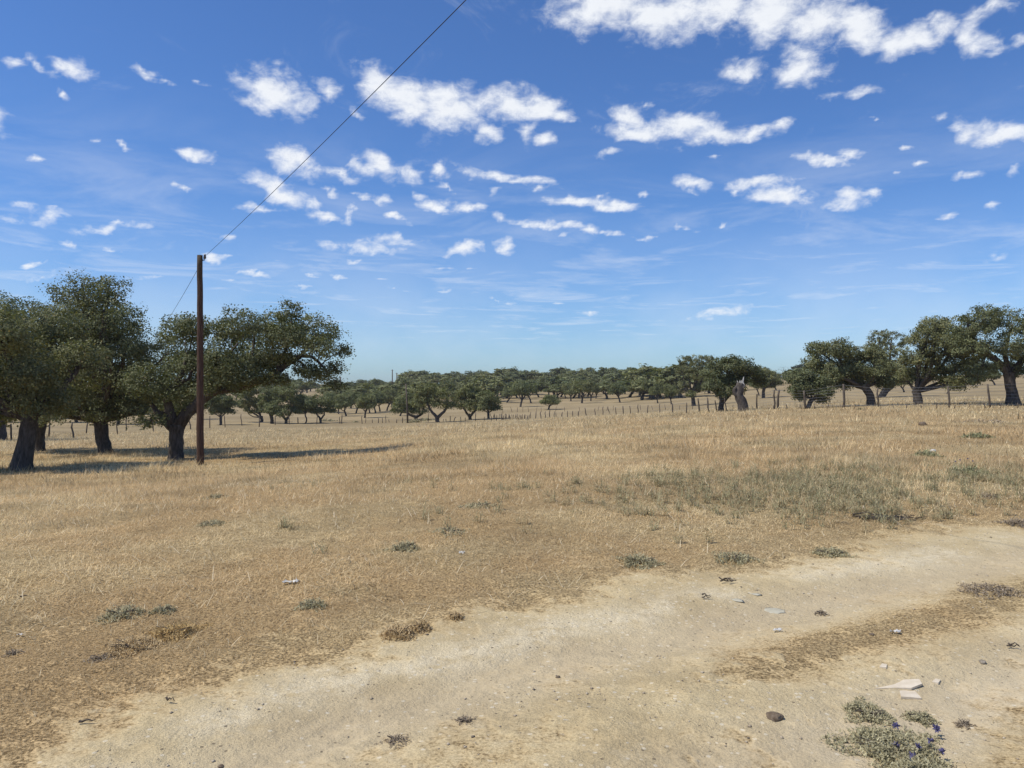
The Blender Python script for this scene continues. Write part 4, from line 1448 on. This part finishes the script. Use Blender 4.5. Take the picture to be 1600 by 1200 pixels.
# ------------------------------------------------------------------ plants, stones and scraps that can be told apart
def wild_plant(px, py, wpx, hpx, kind, label, name='wild_plant', cat='plant', seed=0, flowers=(), group=None, n=520):
    global rng
    keep, rng = rng, np.random.default_rng(900 + seed)
    x, d, z = spot(px, py)
    W, Hh = wpx * d / F * .5, hpx * d / F * .66
    n = int(n * .62)
    z = float(Hr(x, d)[0])
    t = thing(name, label, cat, (x, d, z), group)
    a, r = rng.uniform(0, 6.283, n), np.sqrt(rng.uniform(0, 1, n))
    r = r * (1 + .26 * np.sin(a * 3 + seed) + .2 * np.sin(a * 5 + 2 * seed)) + np.abs(rng.normal(0, .14, n))
    ux, uy = r * np.cos(a) * W * .95, r * np.sin(a) * W * 1.1
    prof = np.clip(1 - r ** 2 * .75, .15, 1)
    P = {'cushion': ((.33, .30, .18), (.51, .465, .29), (10, 78), .010), 'tuft': ((.46, .34, .18), (.64, .49, .28), (5, 55), .006),
         'ochre': ((.46, .31, .13), (.60, .45, .22), (10, 70), .007), 'dead': ((.26, .21, .15), (.45, .37, .27), (20, 85), .007),
         'green': ((.24, .25, .13), (.40, .40, .23), (5, 60), .010)}[kind]
    q = rng.uniform(0, 1, (n, 1))
    col = np.array(P[0]) * (1 - q) + np.array(P[1]) * q
    L = Hh * 1.25 * prof * rng.uniform(.55, 1.15, n)
    wid = np.full(n, max(P[3] * .55, .0011 * d)) * rng.uniform(.7, 1.4, n)
    gz = Hr(x + ux, d + uy) - z
    V, Fc, c = blades('', ux, uy, gz, L, wid, True, col, P[2])
    m = n * 2
    li = rng.integers(0, n, m)
    V2, F2, c2 = blades('', ux[li] + rng.normal(0, W * .06, m), uy[li] + rng.normal(0, W * .06, m), gz[li] + rng.uniform(.1, .75, m) * L[li],
                        Hh * rng.uniform(.12, .3, m), wid[li] * 1.7, False, col[li], (20, 110))
    link('foliage', mesh_np('foliage', np.concatenate([V, V2]), [np.concatenate([Fc, F2 + len(V)])], [M_WEED], False, np.concatenate([c, c2])), t)
    mb = MB()
    for k in range(9):
        b = rng.uniform(0, 6.283)
        e = np.array([math.cos(b) * W * .8, math.sin(b) * W * .7, Hh * rng.uniform(.25, .7)])
        mb.tube([(0, 0, .0), e * np.array([.5, .5, .75]), e], [.0035, .003, .0015], 4, False)
    link('stems', mb.mesh('stems', M_STAKE), t)
    for (fx, fy) in flowers:
        X, D, Z = spot(fx, fy)
        mb = MB()
        for k in range(14):
            v = unit(rng.normal(0, 1, 3) + np.array([0, 0, .7]))
            mb.tube([(0, 0, 0), v * .010, v * .018], [.0035, .0045, .0015], 4, False)
        link('flower', mb.mesh('flower', M_FLOWER, False), t, (X - x, D - d, max(Hh * .65, .03) + float(Hr(X, D)[0]) - z))
    rng = keep
    return t


GW = 'low plants along the track and in the field'
wild_plant(1000, 882, 62, 26, 'cushion', 'dry grey green cushion plant with dark underside, just above the track edge', seed=1, group=GW)
wild_plant(1148, 876, 66, 18, 'cushion', 'flat grey green plant at the track edge, second to the right of the cushion plant', seed=2, group=GW)
wild_plant(1298, 866, 54, 17, 'cushion', 'thin spiky grey plant at the track edge, below the weedy stand', seed=3, group=GW)
wild_plant(1356, 1105, 66, 22, 'cushion', 'flat grey green plant without flowers right below the broken tiles', seed=4, group=GW, n=800)
wild_plant(1437, 1108, 44, 18, 'cushion', 'smaller flat plant on the right, below the broken tiles', seed=5, group=GW)
wild_plant(1396, 1160, 140, 36, 'cushion', 'broad spreading grey green plant with a few blue flowers on the bare track', 'thistle_patch', seed=6, group=GW, n=2000,
           flowers=((1400, 1164), (1434, 1170), (1464, 1145), (1453, 1162), (1400, 1134), (1462, 1138)))
wild_plant(1440, 1206, 90, 36, 'cushion', 'grey green plant with blue flowers cut by the bottom edge of the photo', 'thistle_patch', seed=7, group=GW, n=1200, flowers=((1425, 1186), (1472, 1180)))
wild_plant(1505, 1122, 26, 16, 'dead', 'small dark dry sprig right of the flowering plants', seed=8, group=GW, n=160)
wild_plant(622, 994, 50, 34, 'tuft', 'tall brown grass tuft on the edge of the track left of centre', 'grass_tuft', 'grass tuft', 9, group='grass tufts', n=420)
wild_plant(655, 985, 40, 24, 'tuft', 'paler short grass tuft just right of the tall brown tuft', 'grass_tuft', 'grass tuft', 10, group='grass tufts', n=300)
wild_plant(712, 968, 26, 16, 'tuft', 'small dark grass tuft where the track edge bends, right of the pale tuft', 'grass_tuft', 'grass tuft', 11, group='grass tufts', n=200)
wild_plant(275, 988, 74, 24, 'ochre', 'rusty orange grass tuft in the left foreground field', 'grass_tuft', 'grass tuft', 12, group='grass tufts', n=900)
wild_plant(205, 1012, 80, 26, 'tuft', 'wide brownish tuft below left of the rusty orange tuft', 'grass_tuft', 'grass tuft', 13, group='grass tufts', n=700)
wild_plant(190, 962, 64, 26, 'cushion', 'grey green weed above the rusty orange tuft', seed=14, group=GW, n=420)
wild_plant(255, 956, 34, 18, 'cushion', 'smaller grey green weed right of the one above the rusty tuft', seed=15, group=GW, n=240)
wild_plant(488, 948, 44, 22, 'cushion', 'grey green weed below the white rag', seed=16, group=GW, n=360)
wild_plant(632, 856, 46, 24, 'cushion', 'bluish grey weed in the middle of the field, alone above the brown tuft', seed=17, group=GW, n=320)
wild_plant(702, 832, 52, 14, 'cushion', 'flat grey weed up right of the lone bluish weed', seed=18, group=GW, n=260)
wild_plant(748, 792, 50, 18, 'cushion', 'dull green weed in mid field between the flat grey weed and the grey green stand', seed=19, group=GW, n=240)
wild_plant(332, 818, 46, 12, 'cushion', 'flat green weed in the left field, nearer than the one below the pole', seed=20, group=GW, n=240)
wild_plant(336, 778, 40, 10, 'cushion', 'flat green weed in the left field just below the telephone pole', seed=21, group=GW, n=200)
wild_plant(1512, 742, 66, 26, 'green', 'green plant with blue flowers at the right side of the field', 'flowering_plant', seed=22, group=GW, n=600, flowers=((1500, 730), (1512, 727), (1520, 732), (1493, 733)))
wild_plant(1526, 684, 38, 18, 'green', 'small green bush far right, beyond the blue flowered plant', seed=23, group=GW, n=300)
wild_plant(1448, 712, 40, 16, 'green', 'low green weed beside the white scrap in the right field', seed=24, group=GW, n=300)
wild_plant(1538, 660, 70, 10, 'dead', 'dark flat dead brush near the wire fence at the right', 'dead_brush', seed=25, group=GW, n=300)
wild_plant(1592, 820, 44, 22, 'dead', 'dark dry weed at the right edge where the track begins', 'dead_brush', seed=26, group=GW, n=320)
wild_plant(1545, 778, 34, 12, 'dead', 'low dark dry weed at the right end of the grey green stand', 'dead_brush', seed=27, group=GW, n=200)
wild_plant(1545, 922, 80, 20, 'dead', 'dry grey brown clump on the grassy middle of the track', 'dead_brush', seed=28, group=GW, n=600)
wild_plant(1284, 952, 20, 12, 'dead', 'tiny dark dry clump left on the grassy middle of the track', 'dead_brush', seed=29, group=GW, n=120)
wild_plant(620, 1150, 44, 13, 'dead', 'low brown sprawl on the near track, left of centre', 'dead_brush', seed=30, group=GW, n=220)
wild_plant(726, 1116, 30, 11, 'dead', 'second low brown sprawl on the near track, up right of the first', 'dead_brush', seed=31, group=GW, n=160)
wild_plant(158, 1030, 40, 13, 'dead', 'greyish purple dead sprig in the left foreground', 'dead_brush', seed=32, group=GW, n=200)
wild_plant(20, 1022, 26, 15, 'dead', 'black dry sprig at the left edge of the foreground', 'dead_brush', seed=33, group=GW, n=140)
wild_plant(640, 652, 0, 0, 'green', '', seed=99) if False else None
for i, (px, py, w, h, lab) in enumerate([(512, 658, 22, 8, 'grey bush on the ground beside the V stemmed oak'), (648, 660, 26, 10, 'grey low scrub at the foot of the slim pole'), (665, 657, 20, 10, 'brown scrub between the two Y stemmed oaks'), (556, 660, 10, 5, 'small dark scrub by the valley fence right of the V stemmed oak'), (222, 672, 8, 5, 'tiny dark bush by the long fence behind the left oaks'), (1344, 640, 10, 6, 'small grey bush at the fence foot between right hand trunks')]):
    wild_plant(px, py, w, h, 'cushion', lab, 'scrub', 'bush', 50 + i, group='scrub by the fences', n=160)


def stone(px, py, wpx, flat, mat, label, name='stone', cat='stone', group=None, seed=0):
    g = np.random.default_rng(700 + seed)
    x, d, z = spot(px, py)
    r = wpx * d / F * .5
    V, Fc = lump(r, g, 2, flat)
    o = link(name, mesh_np(name, V, [Fc], [mat], True), None, (x, d, float(Hr(x, d)[0]) + r * flat * .35))
    return tag(o, label, cat, group)


M_CLOD = plain('dark_clod', (.13, .095, .065), (.22, .17, .12), .95, 30, .1, .01)
stone(1210, 1115, 22, .55, M_CLOD, 'dark brown clod lying alone on the near track', 'clod', 'clod', None, 1)
for i, (px, py, w) in enumerate([(1153, 934, 22), (1181, 925, 16), (1208, 945, 30)]):
    stone(px, py, w, .05, M_SLATE, ('flat blue grey stone in the far wheel track, left of three', 'smallest blue grey stone in the far wheel track, uppermost of three', 'widest blue grey stone in the far wheel track, lowest of three')[i], 'flat_stone', 'stone', 'blue grey stones set in the track', 10 + i)
stone(1442, 665, 12, .8, M_CLOD, 'small dark stone in the grass below the right hand fence', 'stone', 'stone', None, 20)
stone(1458, 706, 9, .6, M_PAPER, 'small white scrap in the grass of the right field', 'white_scrap', 'litter', 'white litter', 21)
stone(1535, 1028, 12, .5, M_STONE, 'pale round stone on the near wheel track at the right', 'stone', 'stone', None, 22)
for i, (px, py, w, lab) in enumerate([(872, 1048, 8, 'small dark stone on the near track below the centre'), (345, 1186, 10, 'tiny black stone near the bottom left of the track'), (1362, 992, 7, 'tiny dark stone left of the white scraps')]):
    stone(px, py, w, .6, M_CLOD, lab, 'pebble', 'stone', 'small dark stones on the track', 30 + i)


def slab(pts, h, mat, label, name, cat, group=None, tilt=0.0):
    """a thin broken piece lying on the ground; its outline was measured in the frame"""
    P = [spot(*p) for p in pts]
    cx, cy = np.mean([p[0] for p in P]), np.mean([p[1] for p in P])
    z = float(Hr(cx, cy)[0])
    V, n = [], len(P)
    for k in (0, 1):
        for i, p in enumerate(P):
            V.append((p[0] - cx, p[1] - cy, -.004 + k * (h + .004) + tilt * (p[0] - cx)))
    F_ = [list(range(n, 2 * n)), list(range(n))[::-1]] + [[i, (i + 1) % n, n + (i + 1) % n, n + i] for i in range(n)]
    me = bpy.data.meshes.new(name)
    me.from_pydata(V, [], F_)
    me.materials.append(mat)
    me.update()
    return tag(link(name, me, None, (cx, cy, z)), label, cat, group)


GT = 'pieces of a broken pale tile'
slab([(1366, 1067), (1398, 1062), (1412, 1056), (1436, 1056), (1441, 1063), (1424, 1069), (1404, 1068)], .007, M_TILE, 'largest pale pinkish tile fragment on the track, pointed at its left', 'tile_fragment', 'tile fragment', GT, .05)
slab([(1405, 1069), (1428, 1067), (1440, 1081), (1408, 1080)], .007, M_TILE, 'squarish pale tile fragment touching the largest one from below', 'tile_fragment', 'tile fragment', GT, -.06)
slab([(1374, 1041), (1378, 1036), (1386, 1037), (1385, 1042)], .007, M_TILE, 'small pale tile chip above the largest fragment', 'tile_fragment', 'tile fragment', GT)
slab([(1456, 1057), (1462, 1052), (1470, 1054), (1466, 1059)], .007, M_TILE, 'small pale tile chip right of the largest fragment', 'tile_fragment', 'tile fragment', GT)


def rag(px, py, w, h, label, seed, name='white_scrap'):
    g = np.random.default_rng(seed)
    x, d, z = spot(px, py)
    u = d / F
    n = 7
    gx, gy = np.meshgrid(np.linspace(-.5, .5, n), np.linspace(-.5, .5, n))
    X = gx * w * u * (1 + g.normal(0, .05, gx.shape)) + gy * .3 * w * u
    Y = gy * w * u * .5
    Z = np.abs(g.normal(0, .5, gx.shape)) * h * u + .012
    V = np.stack([X.ravel(), Y.ravel(), Z.ravel()], 1)
    i, j = np.meshgrid(np.arange(n - 1), np.arange(n - 1), indexing='ij')
    a = (i * n + j).ravel()
    ok = g.uniform(0, 1, len(a)) < .8
    F4 = np.stack([a, a + 1, a + n + 1, a + n], 1)[ok]
    V2 = V - np.array([0, 0, .003])
    me = mesh_np(name, np.concatenate([V, V2]), [np.concatenate([F4, F4[:, ::-1] + n * n])], [M_PAPER], True)
    tag(link(name, me, None, (x, d, float(Hr(x, d)[0]))), label, 'litter', 'white litter')


rag(455, 910, 20, 6, 'crumpled white rag lying in the dry grass left of centre', 1, 'white_rag')
rag(1399, 990, 16, 4, 'torn white scraps on the track above the broken tiles', 2)
rag(1215, 981, 13, 3, 'thin white scrap on the grassy middle of the track', 3)
rag(722, 868, 8, 4, 'tiny white scrap in the dry grass of mid field', 4)
rag(32, 992, 8, 3, 'tiny white scrap in the grass near the left edge', 5)


def sticks(px, py, w, n, label, seed, spread=.25, name='fallen_twig', cat='twig', group='fallen twigs', thick=1.0):
    g = np.random.default_rng(seed)
    x, d, z = spot(px, py)
    W = w * d / F
    z = float(Hr(x, d)[0])
    mb = MB()
    for k in range(n):
        a = g.normal(0, spread)
        L = W * g.uniform(.4, 1) if k else W
        cx, cy = g.normal(0, W * .12), g.normal(0, W * .1)
        if k == 0:
            cx = cy = 0
        t = np.linspace(-.5, .5, 6)
        P = np.stack([cx + np.cos(a) * t * L, cy + np.sin(a) * t * L + g.normal(0, L * .02, 6), .012 + np.abs(g.normal(0, .012, 6)) + .02 * k / n], 1)
        mb.tube(P, np.linspace(.0065, .002, 6) * thick, 5, True, .1, g)
    tag(link(name, mb.mesh(name, M_BARK if n > 4 else M_STAKE), None, (x, d, z)), label, cat, group)


sticks(136, 1130, 24, 1, 'single thin stick on the sparse grass in the left foreground', 1, .5)
sticks(1138, 912, 26, 4, 'few thin crossed twigs on the far edge of the track', 2, .5)
sticks(1385, 812, 92, 14, 'dark dead branch with side twigs lying at the edge of the field', 3, .35, 'fallen_branch', 'branch', None, 1.6)
sticks(1104, 935, 14, 2, 'short dark twig left of the blue grey stones', 4, .4)
sticks(266, 1098, 14, 1, 'short pale stick where the left track edge begins', 5, .2)
sticks(40, 937, 16, 1, 'short dark stick in the grass at the far left', 6, .1)
sticks(1583, 1005, 20, 2, 'thin brown twig at the right edge of the near wheel track', 7, .3)


# ------------------------------------------------------------------ the air
def build_haze():
    t = bpy.data.materials.new('haze')
    t.use_nodes = True
    N, L = t.node_tree.nodes, t.node_tree.links
    N.clear()
    o = N.new('ShaderNodeOutputMaterial')
    v = N.new('ShaderNodeVolumePrincipled')
    v.inputs['Color'].default_value = (1.0, 1.0, 1.0, 1)
    v.inputs['Density'].default_value = HAZE
    v.inputs['Anisotropy'].default_value = 0.0
    L.new(v.outputs[0], o.inputs['Volume'])
    a, lo, hi = 1760.0, -7.0, 18.0
    V = [(x, y, z) for z in (lo, hi) for x, y in ((-a, -a), (a, -a), (a, a), (-a, a))]
    me = bpy.data.meshes.new('haze')
    me.from_pydata(V, [], [(0, 3, 2, 1), (4, 5, 6, 7), (0, 1, 5, 4), (1, 2, 6, 5), (2, 3, 7, 6), (3, 0, 4, 7)])
    me.materials.append(t)
    tag(link('haze', me), kind='stuff')


HAZE = .00016
build_haze()
